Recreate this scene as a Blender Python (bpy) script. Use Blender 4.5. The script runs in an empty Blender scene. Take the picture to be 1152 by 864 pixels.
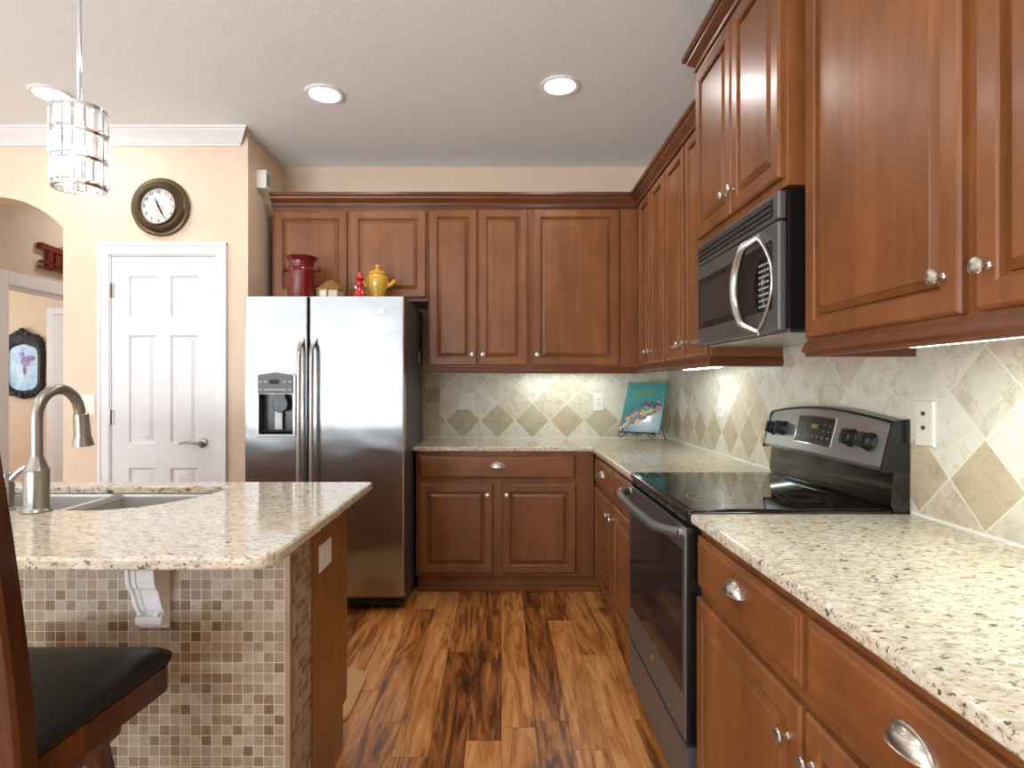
import bpy, bmesh, math, random
from mathutils import Vector, Matrix
random.seed(7)
PI = math.pi
scene = bpy.context.scene
COL = scene.collection

# ------------------------------------------------------------------ camera, light, exposure
EYE = 1.285
cam_d = bpy.data.cameras.new('camera'); cam = bpy.data.objects.new('camera', cam_d); COL.objects.link(cam)
cam.location = (0, 0, EYE); cam.rotation_euler = (PI/2, 0, 0)
cam_d.sensor_width = 36; cam_d.lens = 660/1152*36
cam_d.shift_x = 12/1152; cam_d.shift_y = 3/1152
cam_d.clip_start = 0.02
scene.camera = cam
scene.view_settings.view_transform = 'Standard'
scene.view_settings.look = 'None'
scene.view_settings.gamma = 1
scene.view_settings.use_curve_mapping = False
scene.view_settings.exposure = 0.15
scene.cycles.use_denoising = True
scene.cycles.max_bounces = 10
scene.cycles.diffuse_bounces = 6
scene.cycles.sample_clamp_indirect = 6
wd = bpy.data.worlds.new('world'); scene.world = wd; wd.use_nodes = True
wd.node_tree.nodes['Background'].inputs[0].default_value = (0.75, 0.86, 1, 1)
wd.node_tree.nodes['Background'].inputs[1].default_value = 1.0

WINDOW_RADIANCE = 2.6
CAN_RADIANCE = 98
BAR_RADIANCE = 24
def area_light(name, loc, rot, sx, sy, radiance, color):
    l = bpy.data.lights.new(name, 'AREA'); l.shape = 'RECTANGLE'; l.size = sx; l.size_y = sy
    l.energy = radiance*PI*sx*sy; l.color = color
    o = bpy.data.objects.new(name, l); COL.objects.link(o); o.location = loc; o.rotation_euler = rot
    return o
# daylight through the glazed openings of the rear wall behind the camera
area_light('daylight', (-1.93, -3.45, 1.25), (PI/2, 0, 0), 1.86, 2.4, WINDOW_RADIANCE, (0.88, 0.95, 1))
area_light('daylight', (-4.44, -3.45, 1.25), (PI/2, 0, 0), 2.92, 2.4, WINDOW_RADIANCE, (0.88, 0.95, 1))
# unseen fill lamp added outside the rear glazing to brighten the ceiling
area_light('ceiling_fill_light', (-2.4, -4.3, 0.25), (math.radians(155), 0, 0), 6.5, 1.4, 31, (0.86, 0.95, 1))
area_light('daylight', (-6.35, 0.6, 1.5), (PI/2, 0, -PI/2), 2.6, 1.6, WINDOW_RADIANCE*0.8, (0.95, 0.98, 1))  # lamp at an added left window, lights the room from that side

area_light('daylight', (-6.45, 5.0, 1.5), (PI/2, 0, -PI/2), 1.6, 1.6, 5, (1, 0.99, 0.96))  # lamp at an added far-room window, brightens the room past the hall

# ------------------------------------------------------------------ helpers
def srgb(r, g, b):
    f = lambda c: (c/255/12.92) if c/255 <= 0.04045 else ((c/255+0.055)/1.055)**2.4
    return (f(r), f(g), f(b), 1)

class MB:
    def __init__(s): s.bm = bmesh.new()
    def box(s, x0, x1, y0, y1, z0, z1, bev=0, seg=2):
        if x0 > x1: x0, x1 = x1, x0
        if y0 > y1: y0, y1 = y1, y0
        if z0 > z1: z0, z1 = z1, z0
        v = [s.bm.verts.new(p) for p in ((x0,y0,z0),(x1,y0,z0),(x1,y1,z0),(x0,y1,z0),(x0,y0,z1),(x1,y0,z1),(x1,y1,z1),(x0,y1,z1))]
        fs = [s.bm.faces.new([v[i] for i in q]) for q in ((0,3,2,1),(4,5,6,7),(0,1,5,4),(1,2,6,5),(2,3,7,6),(3,0,4,7))]
        if bev:
            es = list({e for f in fs for e in f.edges})
            bmesh.ops.bevel(s.bm, geom=es, offset=bev, segments=seg, affect='EDGES', profile=0.5)
        return s
    def prism(s, pts, vec, bev=0, seg=2):
        vec = Vector(vec)
        a = [s.bm.verts.new(Vector(p)) for p in pts]; b = [s.bm.verts.new(Vector(p)+vec) for p in pts]
        n = len(pts)
        fs = [s.bm.faces.new(a[::-1]), s.bm.faces.new(b)]
        for i in range(n): fs.append(s.bm.faces.new((a[i], a[(i+1) % n], b[(i+1) % n], b[i])))
        if bev:
            es = list({e for f in fs for e in f.edges})
            bmesh.ops.bevel(s.bm, geom=es, offset=bev, segments=seg, affect='EDGES', profile=0.5)
        return s
    def rings(s, rings, cap0=True, cap1=True, closed=True):
        R = [[s.bm.verts.new(Vector(p)) for p in r] for r in rings]
        n = len(R[0])
        for i in range(len(R)-1):
            for j in range(n if closed else n-1):
                k = (j+1) % n
                s.bm.faces.new((R[i][j], R[i][k], R[i+1][k], R[i+1][j]))
        if cap0: s.bm.faces.new(R[0][::-1])
        if cap1: s.bm.faces.new(R[-1])
        return s
    def lathe(s, prof, origin=(0,0,0), axis=(0,0,1), seg=24, caps=True):
        axis = Vector(axis).normalized(); o = Vector(origin)
        ref = Vector((1,0,0)) if abs(axis.x) < 0.9 else Vector((0,1,0))
        u = axis.cross(ref).normalized(); w = axis.cross(u)
        rr = []
        for r, z in prof:
            r = max(r, 1e-4)
            rr.append([o+axis*z+(u*math.cos(2*PI*k/seg)+w*math.sin(2*PI*k/seg))*r for k in range(seg)])
        return s.rings(rr, caps, caps)
    def tube(s, pts, rad, seg=10, caps=True):
        pts = [Vector(p) for p in pts]; n = len(pts)
        if not hasattr(rad, '__len__'): rad = [rad]*n
        t = [(pts[min(i+1, n-1)]-pts[max(i-1, 0)]).normalized() for i in range(n)]
        ref = Vector((0,0,1)) if abs(t[0].z) < 0.9 else Vector((1,0,0))
        u = (ref-t[0]*ref.dot(t[0])).normalized(); rr = []
        for i in range(n):
            u = (u-t[i]*u.dot(t[i])).normalized(); w = t[i].cross(u)
            rr.append([pts[i]+(u*math.cos(2*PI*k/seg)+w*math.sin(2*PI*k/seg))*rad[i] for k in range(seg)])
        return s.rings(rr, caps, caps)
    def bar(s, pts, sx, sy, side=(1,0,0)):
        """square bar swept along pts; side is the width direction"""
        pts = [Vector(p) for p in pts]; n = len(pts); rr = []; side = Vector(side).normalized()
        for i in range(n):
            t = (pts[min(i+1, n-1)]-pts[max(i-1, 0)]).normalized()
            w = t.cross(side).normalized(); a = sx[i] if hasattr(sx, '__len__') else sx; b = sy[i] if hasattr(sy, '__len__') else sy
            c = 0.25
            sq = [(-1+c,-1),(1-c,-1),(1,-1+c),(1,1-c),(1-c,1),(-1+c,1),(-1,1-c),(-1,-1+c)]
            rr.append([pts[i]+side*(a/2*p)+w*(b/2*q) for p, q in sq])
        return s.rings(rr)
    def ball(s, c, r, seg=16, sc=(1,1,1)):
        m = Matrix.Translation(c) @ Matrix.Diagonal((sc[0], sc[1], sc[2], 1))
        bmesh.ops.create_uvsphere(s.bm, u_segments=seg, v_segments=max(6, seg//2), radius=r, matrix=m)
        return s
    def panel(s, O, U, N, w, h, rings, back=True):
        """nested rectangles (inset, depth along N) on the plane O,U,Z: a moulded panel"""
        O, U, N = Vector(O), Vector(U), Vector(N); Z = Vector((0,0,1)); rr = []
        for d, t in rings:
            rr.append([O+U*d+Z*d+N*t, O+U*(w-d)+Z*d+N*t, O+U*(w-d)+Z*(h-d)+N*t, O+U*d+Z*(h-d)+N*t])
        return s.rings(rr, back, True)
    def done(s, name, mat, parent=None, angle=35, root=None):
        bm = s.bm
        bmesh.ops.recalc_face_normals(bm, faces=bm.faces)
        off = Vector((0,0,0)); q = parent
        while q is not None: off += q.location; q = q.parent
        if root is not None: off = Vector(root)
        bmesh.ops.translate(bm, verts=bm.verts, vec=-off)
        me = bpy.data.meshes.new(name); bm.to_mesh(me); bm.free()
        for p in me.polygons: p.use_smooth = True
        me.set_sharp_from_angle(angle=math.radians(angle))
        me.materials.append(mat)
        o = bpy.data.objects.new(name, me); COL.objects.link(o)
        wn = o.modifiers.new('weighted_normals', 'WEIGHTED_NORMAL'); wn.keep_sharp = True; wn.weight = 90
        if parent is not None: o.parent = parent
        elif root is not None: o.location = root
        return o

def tag(o, label=None, cat=None, group=None, kind=None):
    if label: o['label'] = label
    if cat: o['category'] = cat
    if group: o['group'] = group
    if kind: o['kind'] = kind
    return o
def thing(name, label, cat, loc=(0,0,0), group=None, kind=None):
    o = bpy.data.objects.new(name, None); COL.objects.link(o); o.location = loc; o.empty_display_size = 0.05
    return tag(o, label, cat, group, kind)
def struct(o, label=None, cat=None):
    return tag(o, label, cat, None, 'structure')

def curve_mesh(name, splines, depth, bev, res=4):
    """flat outline (first) with holes, extruded +-depth and eased by bev: returns a mesh in the XY plane"""
    c = bpy.data.curves.new('outline', 'CURVE'); c.dimensions = '2D'; c.fill_mode = 'BOTH'
    c.extrude = depth-bev; c.bevel_depth = bev; c.bevel_resolution = res; c.offset = -bev
    for pts in splines:
        sp = c.splines.new('POLY'); sp.points.add(len(pts)-1); sp.use_cyclic_u = True
        for p, q in zip(sp.points, pts): p.co = (q[0], q[1], 0, 1)
    o = bpy.data.objects.new('outline', c); COL.objects.link(o)
    dg = bpy.context.evaluated_depsgraph_get(); dg.update()
    me = bpy.data.meshes.new_from_object(o.evaluated_get(dg)); me.name = name
    bpy.data.objects.remove(o); bpy.data.curves.remove(c)
    return me
def mesh_obj(name, me, mat, loc=(0,0,0), rot=(0,0,0), parent=None, angle=30):
    me.materials.clear(); me.materials.append(mat)
    for p in me.polygons: p.use_smooth = True
    me.set_sharp_from_angle(angle=math.radians(angle))
    o = bpy.data.objects.new(name, me); COL.objects.link(o)
    wn = o.modifiers.new('weighted_normals', 'WEIGHTED_NORMAL'); wn.keep_sharp = True; wn.weight = 90
    o.location = loc; o.rotation_euler = rot
    if parent is not None:
        q = parent; off = Vector((0,0,0))
        while q is not None: off += q.location; q = q.parent
        o.parent = parent; o.location = Vector(loc)-off
    return o
def text_mesh(body, size):
    c = bpy.data.curves.new('letters', 'FONT'); c.body = body; c.size = size; c.align_x = 'CENTER'; c.align_y = 'CENTER'; c.extrude = 0.0006
    o = bpy.data.objects.new('letters', c); COL.objects.link(o)
    dg = bpy.context.evaluated_depsgraph_get(); dg.update()
    me = bpy.data.meshes.new_from_object(o.evaluated_get(dg))
    bpy.data.objects.remove(o); bpy.data.curves.remove(c)
    return me
def arc(cx, cy, r, a0, a1, n=8):
    return [(cx+r*math.cos(math.radians(a0+(a1-a0)*k/n)), cy+r*math.sin(math.radians(a0+(a1-a0)*k/n))) for k in range(n+1)]

# ------------------------------------------------------------------ materials
class Mat:
    def __init__(s, name):
        s.m = bpy.data.materials.new(name); s.m.use_nodes = True; s.t = s.m.node_tree
        s.p = s.t.nodes['Principled BSDF']; s.out = s.t.nodes['Material Output']
    def n(s, typ, ins=None, **kw):
        nd = s.t.nodes.new(typ)
        for k, v in kw.items(): setattr(nd, k, v)
        for k, v in (ins or {}).items():
            if hasattr(v, 'is_linked') or hasattr(v, 'links'): s.t.links.new(v, nd.inputs[k])
            else: nd.inputs[k].default_value = v
        return nd
    def math(s, op, a, b=0.0, c=0.0):
        return s.n('ShaderNodeMath', {0: a, 1: b, 2: c}, operation=op).outputs[0]
    def obj(s): return s.n('ShaderNodeTexCoord').outputs['Object']
    def mapping(s, vec, scale=(1,1,1), rot=(0,0,0), loc=(0,0,0)):
        return s.n('ShaderNodeMapping', {'Vector': vec, 'Scale': scale, 'Rotation': rot, 'Location': loc}).outputs[0]
    def noise(s, vec, scale, detail=4, rough=0.5, dist=0):
        return s.n('ShaderNodeTexNoise', {'Vector': vec, 'Scale': scale, 'Detail': detail, 'Roughness': rough, 'Distortion': dist})
    def ramp(s, fac, stops, interp='LINEAR'):
        nd = s.n('ShaderNodeValToRGB', {'Fac': fac}); cr = nd.color_ramp; cr.interpolation = interp
        while len(cr.elements) < len(stops): cr.elements.new(0.5)
        for e, (p, c) in zip(cr.elements, stops):
            e.position = p; e.color = c if len(c) == 4 else (*c, 1)
        return nd.outputs[0]
    def mix(s, fac, a, b, mode='MIX'):
        nd = s.n('ShaderNodeMix', {}, data_type='RGBA', blend_type=mode)
        for k, v in ((0, fac), (6, a), (7, b)):
            if hasattr(v, 'links'): s.t.links.new(v, nd.inputs[k])
            else: nd.inputs[k].default_value = v
        return nd.outputs[2]
    def set(s, **kw):
        for k, v in kw.items():
            k = {'color': 'Base Color', 'rough': 'Roughness', 'metal': 'Metallic', 'coat': 'Coat Weight', 'coat_rough': 'Coat Roughness', 'spec': 'Specular IOR Level',
                 'trans': 'Transmission Weight', 'ior': 'IOR', 'emit': 'Emission Color', 'emit_s': 'Emission Strength', 'normal': 'Normal', 'aniso': 'Anisotropic', 'alpha': 'Alpha'}[k]
            if hasattr(v, 'links'): s.t.links.new(v, s.p.inputs[k])
            else: s.p.inputs[k].default_value = v
        return s
    def bump(s, h, strength, dist=0.001):
        s.set(normal=s.n('ShaderNodeBump', {'Height': h, 'Strength': strength, 'Distance': dist}).outputs[0]); return s

M = {}
def simple(key, color, rough=0.5, metal=0, **kw):
    m = Mat(key); m.set(color=color, rough=rough, metal=metal, **kw)
    v = m.noise(m.obj(), 9, 3).outputs[0]
    c = m.mix(1.0, color, m.ramp(v, [(0.3, (0.94,0.94,0.94)), (0.7, (1,1,1))]), 'MULTIPLY')
    m.set(color=c); M[key] = m.m; return m

def wood(key, axis, dark, mid, light, rough=0.34, coat=0.12, blot=0.95):
    m = Mat(key)
    sc = {'x': (1.2, 20, 20), 'y': (20, 1.2, 20), 'z': (20, 20, 1.2)}[axis]
    ob = m.obj()
    rnd = m.n('ShaderNodeObjectInfo').outputs['Random']
    vec = m.n('ShaderNodeVectorMath', {0: m.mapping(ob, sc), 1: m.n('ShaderNodeCombineXYZ', {0: m.math('MULTIPLY', rnd, 37), 1: m.math('MULTIPLY', rnd, 11), 2: rnd}).outputs[0]}, operation='ADD').outputs[0]
    g = m.noise(vec, 1.0, 6, 0.55, 0.5).outputs[0]
    c = m.ramp(g, [(0.15, dark), (0.5, mid), (0.88, light)])
    b = m.noise(m.mapping(ob, (1,1,0.6)), 6.5, 5, 0.62).outputs[0]
    c = m.mix(blot, c, m.ramp(b, [(0.3, (0.74,0.70,0.66)), (0.7, (1.14,1.14,1.14))]), 'MULTIPLY')
    m.set(color=c, rough=rough, coat=coat, coat_rough=0.18, spec=0.4)
    m.bump(g, 0.06); M[key] = m.m
CD, CM, CL = srgb(102,57,29), srgb(124,75,40), srgb(141,91,52)
for ax in 'xyz': wood('cabinet_'+ax, ax, CD, CM, CL)
for ax in 'xy': wood('moulding_'+ax, ax, srgb(84,44,24), srgb(100,56,31), srgb(116,68,40))
wood('island_wood', 'z', srgb(116,74,36), srgb(142,94,48), srgb(158,110,62))
wood('stool_wood', 'z', srgb(34,15,8), srgb(72,34,15), srgb(156,84,36), 0.3, 0.3, 0.6)
wood('red_wood', 'x', srgb(82,26,16), srgb(110,40,26), srgb(128,52,34))

# granite
def granite():
    m = Mat('granite'); ob = m.obj(); v = m.mapping(ob, (0.55, 1.0, 1.0), (0, 0, 0.22))
    a = m.noise(v, 60, 5, 0.65, 0.4).outputs[0]
    c = m.ramp(a, [(0.30, srgb(138,124,108)), (0.41, srgb(192,182,162)), (0.54, srgb(212,206,190)), (0.72, srgb(226,224,216))])
    w = m.noise(v, 9, 4, 0.6, 0.4).outputs[0]
    c = m.mix(m.ramp(w, [(0.42, (0,0,0)), (0.7, (0.55,)*3)]), c, srgb(206,186,154))
    d = m.noise(v, 130, 4, 0.6, 0.3).outputs[0]
    c = m.mix(m.ramp(d, [(0.575, (0,0,0)), (0.64, (0.85,)*3)]), c, srgb(112,84,62))
    e = m.noise(m.mapping(v, (1,1,1), (0,0,0), (5.1,2.2,0)), 85, 3, 0.55, 0.5).outputs[0]
    c = m.mix(m.ramp(e, [(0.625, (0,0,0)), (0.66, (0.9,)*3)]), c, srgb(62,50,48))
    m.set(color=c, rough=0.09, spec=0.5); M['granite'] = m.m
granite()

# plank floor
def floor_mat():
    m = Mat('plank_floor'); s = m.n('ShaderNodeSeparateXYZ', {0: m.obj()})
    W, L = 0.128, 1.15
    xw = m.math('DIVIDE', s.outputs[0], W); col = m.math('FLOOR', xw)
    off = m.n('ShaderNodeTexWhiteNoise', {'W': col}, noise_dimensions='1D').outputs['Value']
    yl = m.math('ADD', m.math('DIVIDE', s.outputs[1], L), m.math('MULTIPLY', off, 7.0)); row = m.math('FLOOR', yl)
    idv = m.n('ShaderNodeCombineXYZ', {0: col, 1: row}).outputs[0]
    r = m.n('ShaderNodeTexWhiteNoise', {'Vector': idv}, noise_dimensions='3D').outputs['Value']
    gv = m.n('ShaderNodeCombineXYZ', {0: m.math('MULTIPLY', s.outputs[0], 13), 1: m.math('MULTIPLY', s.outputs[1], 1.5), 2: m.math('MULTIPLY', r, 60)}).outputs[0]
    g = m.noise(gv, 1.0, 5, 0.6, 2.2).outputs[0]
    f = m.noise(m.n('ShaderNodeVectorMath', {0: gv, 1: (6, 3, 1)}, operation='MULTIPLY').outputs[0], 1.0, 4, 0.6, 0.6).outputs[0]
    tone = m.math('ADD', m.math('MULTIPLY', m.math('SUBTRACT', r, 0.5), 0.34), m.math('ADD', g, m.math('MULTIPLY', m.math('SUBTRACT', f, 0.5), 0.34)))
    c = m.ramp(tone, [(0.24, srgb(66,34,16)), (0.37, srgb(126,72,32)), (0.48, srgb(170,108,52)), (0.61, srgb(200,138,76)), (0.85, srgb(224,170,108))])
    ex = m.math('ABSOLUTE', m.math('SUBTRACT', m.math('FRACT', xw), 0.5)); ey = m.math('ABSOLUTE', m.math('SUBTRACT', m.math('FRACT', yl), 0.5))
    gap = m.math('MAXIMUM', m.math('GREATER_THAN', ex, 0.5-0.0012/W), m.math('GREATER_THAN', ey, 0.5-0.0012/L))
    c = m.mix(m.math('MULTIPLY', gap, 0.7), c, srgb(38,20,10))
    m.set(color=c, rough=0.3); m.bump(f, 0.05); M['plank_floor'] = m.m
floor_mat()

# diamond backsplash tile
def diamond_mat(key, axis, h0, d):
    m = Mat(key); s = m.n('ShaderNodeSeparateXYZ', {0: m.obj()})
    h = m.math('SUBTRACT', s.outputs[axis], h0); z = m.math('SUBTRACT', s.outputs[2], 1.039)
    u = m.math('DIVIDE', m.math('ADD', z, h), d); v = m.math('DIVIDE', m.math('SUBTRACT', z, h), d)
    i, j = m.math('FLOOR', u), m.math('FLOOR', v)
    row = m.math('ADD', i, j)
    r = m.n('ShaderNodeTexWhiteNoise', {'Vector': m.n('ShaderNodeCombineXYZ', {0: i, 1: j, 2: 3.7+axis}).outputs[0]}, noise_dimensions='3D').outputs['Value']
    light = m.ramp(r, [(0, srgb(218,216,204)), (0.3, srgb(213,208,192)), (0.45, srgb(222,219,207)), (0.62, srgb(208,203,188)), (0.78, srgb(210,200,184)), (0.9, srgb(202,190,172))], 'CONSTANT')
    tan = m.ramp(r, [(0, srgb(186,177,152)), (0.35, srgb(190,176,150)), (0.7, srgb(180,168,142))], 'CONSTANT')
    isrow = m.math('COMPARE', row, -1.0, 0.1)
    c = m.mix(isrow, light, tan)
    vec = m.n('ShaderNodeVectorMath', {0: m.obj(), 1: m.n('ShaderNodeCombineXYZ', {0: m.math('MULTIPLY', r, 9), 1: m.math('MULTIPLY', r, 5), 2: r}).outputs[0]}, operation='ADD').outputs[0]
    cl = m.noise(vec, 14, 6, 0.62, 0.8).outputs[0]
    c = m.mix(0.8, c, m.ramp(cl, [(0.28, (0.70,0.64,0.56)), (0.48, (0.96,0.95,0.93)), (0.75, (1.1,1.1,1.1))]), 'MULTIPLY')
    ve = m.n('ShaderNodeTexVoronoi', {'Vector': m.n('ShaderNodeVectorMath', {0: vec, 1: m.n('ShaderNodeVectorMath', {0: m.noise(vec, 22, 3).outputs[1], 1: (0.09,0.09,0.09)}, operation='MULTIPLY').outputs[0]}, operation='ADD').outputs[0], 'Scale': 10}, feature='DISTANCE_TO_EDGE').outputs[0]
    c = m.mix(m.math('MULTIPLY', m.ramp(ve, [(0.0, (0.3,)*3), (0.035, (0,0,0))]), m.ramp(r, [(0.3, (0,0,0)), (0.7, (1,1,1))])), c, srgb(128,104,78))
    eu = m.math('ABSOLUTE', m.math('SUBTRACT', m.math('FRACT', u), 0.5)); evv = m.math('ABSOLUTE', m.math('SUBTRACT', m.math('FRACT', v), 0.5))
    gr = m.math('GREATER_THAN', m.math('MAXIMUM', eu, evv), 0.5-0.0026/(d*0.707))
    c = m.mix(gr, c, srgb(222,218,204))
    m.set(color=c, rough=0.32, spec=0.4)
    m.bump(m.math('SUBTRACT', 1.0, gr), 0.35, 0.002); M[key] = m.m
diamond_mat('tile_back', 0, -0.151, 0.25)
diamond_mat('tile_right', 1, 1.4546-0.116, 0.232)

def cell_tile(key, size, offs, stops, grout, gw=0.0012, jit=0.0):
    m = Mat(key); v = m.n('ShaderNodeVectorMath', {0: m.n('ShaderNodeVectorMath', {0: m.obj(), 1: offs}, operation='SUBTRACT').outputs[0], 1: (1/size[0], 1/size[1], 1/size[2])}, operation='MULTIPLY').outputs[0]
    fl = m.n('ShaderNodeVectorMath', {0: v}, operation='FLOOR').outputs[0]
    r = m.n('ShaderNodeTexWhiteNoise', {'Vector': fl}, noise_dimensions='3D').outputs['Value']
    c = m.ramp(r, stops, 'CONSTANT')
    cl = m.noise(m.obj(), 85, 4, 0.6, 1.0).outputs[0]
    c = m.mix(0.8, c, m.ramp(cl, [(0.3, (0.72,0.70,0.68)), (0.6, (1.05,1.05,1.05))]), 'MULTIPLY')
    fr = m.n('ShaderNodeSeparateXYZ', {0: m.n('ShaderNodeVectorMath', {0: m.n('ShaderNodeVectorMath', {0: m.n('ShaderNodeVectorMath', {0: v}, operation='FRACTION').outputs[0], 1: (0.5,0.5,0.5)}, operation='SUBTRACT').outputs[0]}, operation='ABSOLUTE').outputs[0]})
    g = None
    for k in range(3):
        e = m.math('GREATER_THAN', fr.outputs[k], 0.5-gw/size[k])
        g = e if g is None else m.math('MAXIMUM', g, e)
    c = m.mix(g, c, grout)
    m.set(color=c, rough=0.4); m.bump(m.math('SUBTRACT', 1.0, g), 0.4, 0.0015); M[key] = m.m
TS = 0.0278
KX, KY = -0.565, 1.566          # faces of the tiled knee wall
cell_tile('mosaic', (TS, TS, TS), (KX-TS/2, KY-TS/2, 0.02), [(0, srgb(130,106,78)), (0.14, srgb(152,134,108)), (0.3, srgb(162,148,126)), (0.46, srgb(140,116,88)), (0.6, srgb(170,156,134)), (0.74, srgb(148,130,108)), (0.86, srgb(116,88,58)), (0.94, srgb(158,146,128))], srgb(196,188,174), 0.0010)
cell_tile('border_tile', (0.107, 0.2, 0.125), (-0.547, 4.1, 0.914), [(0, srgb(182,164,134)), (0.4, srgb(196,186,162)), (0.7, srgb(176,160,136))], srgb(214,208,192), 0.0022)

def metal(key, color, rough, wav=0.0, brush=(1,1,60), bs=0.02, **kw):
    m = Mat(key); m.set(color=color, rough=rough, metal=1.0, **kw)
    g = m.noise(m.mapping(m.obj(), brush), 12, 3).outputs[0]
    m.set(rough=m.math('ADD', rough-0.05, m.math('MULTIPLY', g, 0.1)))
    if wav:
        w = m.noise(m.mapping(m.obj(), (0.8, 1, 1.7)), 3.4, 1, 0.4, 0.3).outputs[0]
        m.bump(w, wav, 0.02)
    M[key] = m.m
metal('stainless', srgb(166,168,170), 0.22, 0.26, (2, 2, 80))
metal('stainless_slate', srgb(98,100,101), 0.36, 0, (2, 2, 80)); bpy.data.materials['stainless_slate'].node_tree.nodes['Principled BSDF'].inputs['Metallic'].default_value = 0.55
metal('console_steel', srgb(168,171,173), 0.3, 0, (2, 2, 80)); bpy.data.materials['console_steel'].node_tree.nodes['Principled BSDF'].inputs['Metallic'].default_value = 0.8
metal('sink_steel', srgb(200,198,195), 0.32); bpy.data.materials['sink_steel'].node_tree.nodes['Principled BSDF'].inputs['Metallic'].default_value = 0.65
metal('stainless_light', srgb(188,187,186), 0.3, 0, (2, 30, 30))
metal('nickel', srgb(158,154,148), 0.3)
metal('satin_nickel', srgb(205,202,196), 0.28)
metal('chrome', srgb(225,225,228), 0.1)
metal('bronze', srgb(96,84,66), 0.42)
metal('hinge_steel', srgb(170,168,165), 0.3)
simple('wall_paint', srgb(222,201,178), 0.75)
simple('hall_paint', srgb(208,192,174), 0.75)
simple('white_trim', srgb(228,229,232), 0.35)
simple('white_door', srgb(222,223,226), 0.4)
simple('white_plastic', srgb(232,231,226), 0.35)
simple('almond_plastic', srgb(226,222,208), 0.35)
simple('black_gloss', srgb(14,14,15), 0.07, coat=0.5)
simple('black_enamel', srgb(18,18,19), 0.25)
simple('black_plastic', srgb(24,24,25), 0.4)
simple('dark_slot', srgb(8,8,8), 0.6)
simple('grey_plastic', srgb(104,105,107), 0.38)
simple('dark_grey_plastic', srgb(62,63,65), 0.3)
simple('fridge_side', srgb(70,71,74), 0.45)
simple('leather', srgb(17,14,13), 0.42, spec=0.35)
simple('iron', srgb(22,21,20), 0.45, 0.5)
simple('mat_tan', srgb(204,160,108), 0.8)
simple('panel_grey', srgb(84,85,87), 0.4)
simple('recess_grey', srgb(58,60,62), 0.25)
simple('screen_dark', srgb(44,45,47), 0.25)
simple('key_grey', srgb(170,170,168), 0.5)
simple('red_glaze', srgb(100,10,13), 0.12, coat=0.6)
simple('red_ceramic', srgb(176,30,32), 0.16, coat=0.5)
simple('mustard_glaze', srgb(206,160,58), 0.16, coat=0.5)
simple('cream_glaze', srgb(236,228,208), 0.25)
simple('gold_roof', srgb(150,112,62), 0.3, 0.3)
simple('stone_trim', srgb(150,122,92), 0.4)
simple('caulk', srgb(238,238,230), 0.5)
simple('clear_acrylic', srgb(190,192,196), 0.15)
m = Mat('ceiling_paint'); m.set(color=srgb(238,246,250), rough=0.9); m.bump(m.noise(m.obj(), 60, 4, 0.6).outputs[0], 0.35, 0.004); M['ceiling_paint'] = m.m
m = Mat('oven_glass'); m.set(color=srgb(27,29,32), rough=0.06, spec=0.2); M['oven_glass'] = m.m
m = Mat('ceramic_glass'); b = m.noise(m.obj(), 30, 2).outputs[0]; m.set(color=m.ramp(b, [(0.3, srgb(12,12,13)), (0.7, srgb(17,17,18))]), rough=0.035, spec=0.6); M['ceramic_glass'] = m.m
def emitter(key, color, s):
    m = Mat(key); e = m.n('ShaderNodeEmission', {'Color': color, 'Strength': s}); m.t.links.new(e.outputs[0], m.out.inputs[0]); M[key] = m.m
emitter('can_lens', (1, 0.96, 0.91, 1), CAN_RADIANCE)
emitter('bar_lens', (0.90, 1, 0.92, 1), BAR_RADIANCE)
emitter('bulb', (1, 0.95, 0.88, 1), 30)
emitter('display', (0.45, 0.5, 0.12, 1), 0.35)
# crystal: glossy facets over clear and translucent glass
m = Mat('crystal')
tr = m.n('ShaderNodeBsdfTransparent', {'Color': (0.93,0.94,0.95,1)}); tl = m.n('ShaderNodeBsdfTranslucent', {'Color': (0.95,0.95,0.95,1)}); gl = m.n('ShaderNodeBsdfGlossy', {'Color': (1,1,1,1), 'Roughness': 0.05})
fr = m.n('ShaderNodeFresnel', {'IOR': 1.6}).outputs[0]
a = m.n('ShaderNodeMixShader', {0: 0.42, 1: tr.outputs[0], 2: tl.outputs[0]}); b = m.n('ShaderNodeMixShader', {0: m.math('ADD', fr, 0.12), 1: a.outputs[0], 2: gl.outputs[0]})
m.t.links.new(b.outputs[0], m.out.inputs[0]); M['crystal'] = m.m
# clear pane
m = Mat('clear_pane'); tr = m.n('ShaderNodeBsdfTransparent', {}); gl = m.n('ShaderNodeBsdfGlossy', {'Roughness': 0.02}); a = m.n('ShaderNodeMixShader', {0: 0.06, 1: tr.outputs[0], 2: gl.outputs[0]}); m.t.links.new(a.outputs[0], m.out.inputs[0]); M['clear_pane'] = m.m
# painted faces
m = Mat('clock_face'); n1 = m.noise(m.obj(), 11, 3, 0.5, 0.6).outputs[0]; n2 = m.noise(m.mapping(m.obj(), loc=(3,1,2)), 40, 4).outputs[0]
c = m.ramp(n1, [(0.35, srgb(206,214,216)), (0.5, srgb(222,214,210)), (0.62, srgb(224,178,176)), (0.75, srgb(214,196,190))]); c = m.mix(0.5, c, m.ramp(n2, [(0.35, (0.8,0.8,0.8)), (0.6, (1,1,1))]), 'MULTIPLY'); m.set(color=c, rough=0.4); M['clock_face'] = m.m
m = Mat('blue_picture'); s = m.n('ShaderNodeSeparateXYZ', {0: m.obj()}); n1 = m.noise(m.obj(), 9, 4, 0.6, 0.8).outputs[0]
c = m.ramp(n1, [(0.3, srgb(128,178,222)), (0.5, srgb(176,212,238)), (0.7, srgb(214,232,244))]); m.set(color=c, rough=0.3); M['blue_picture'] = m.m
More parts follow.
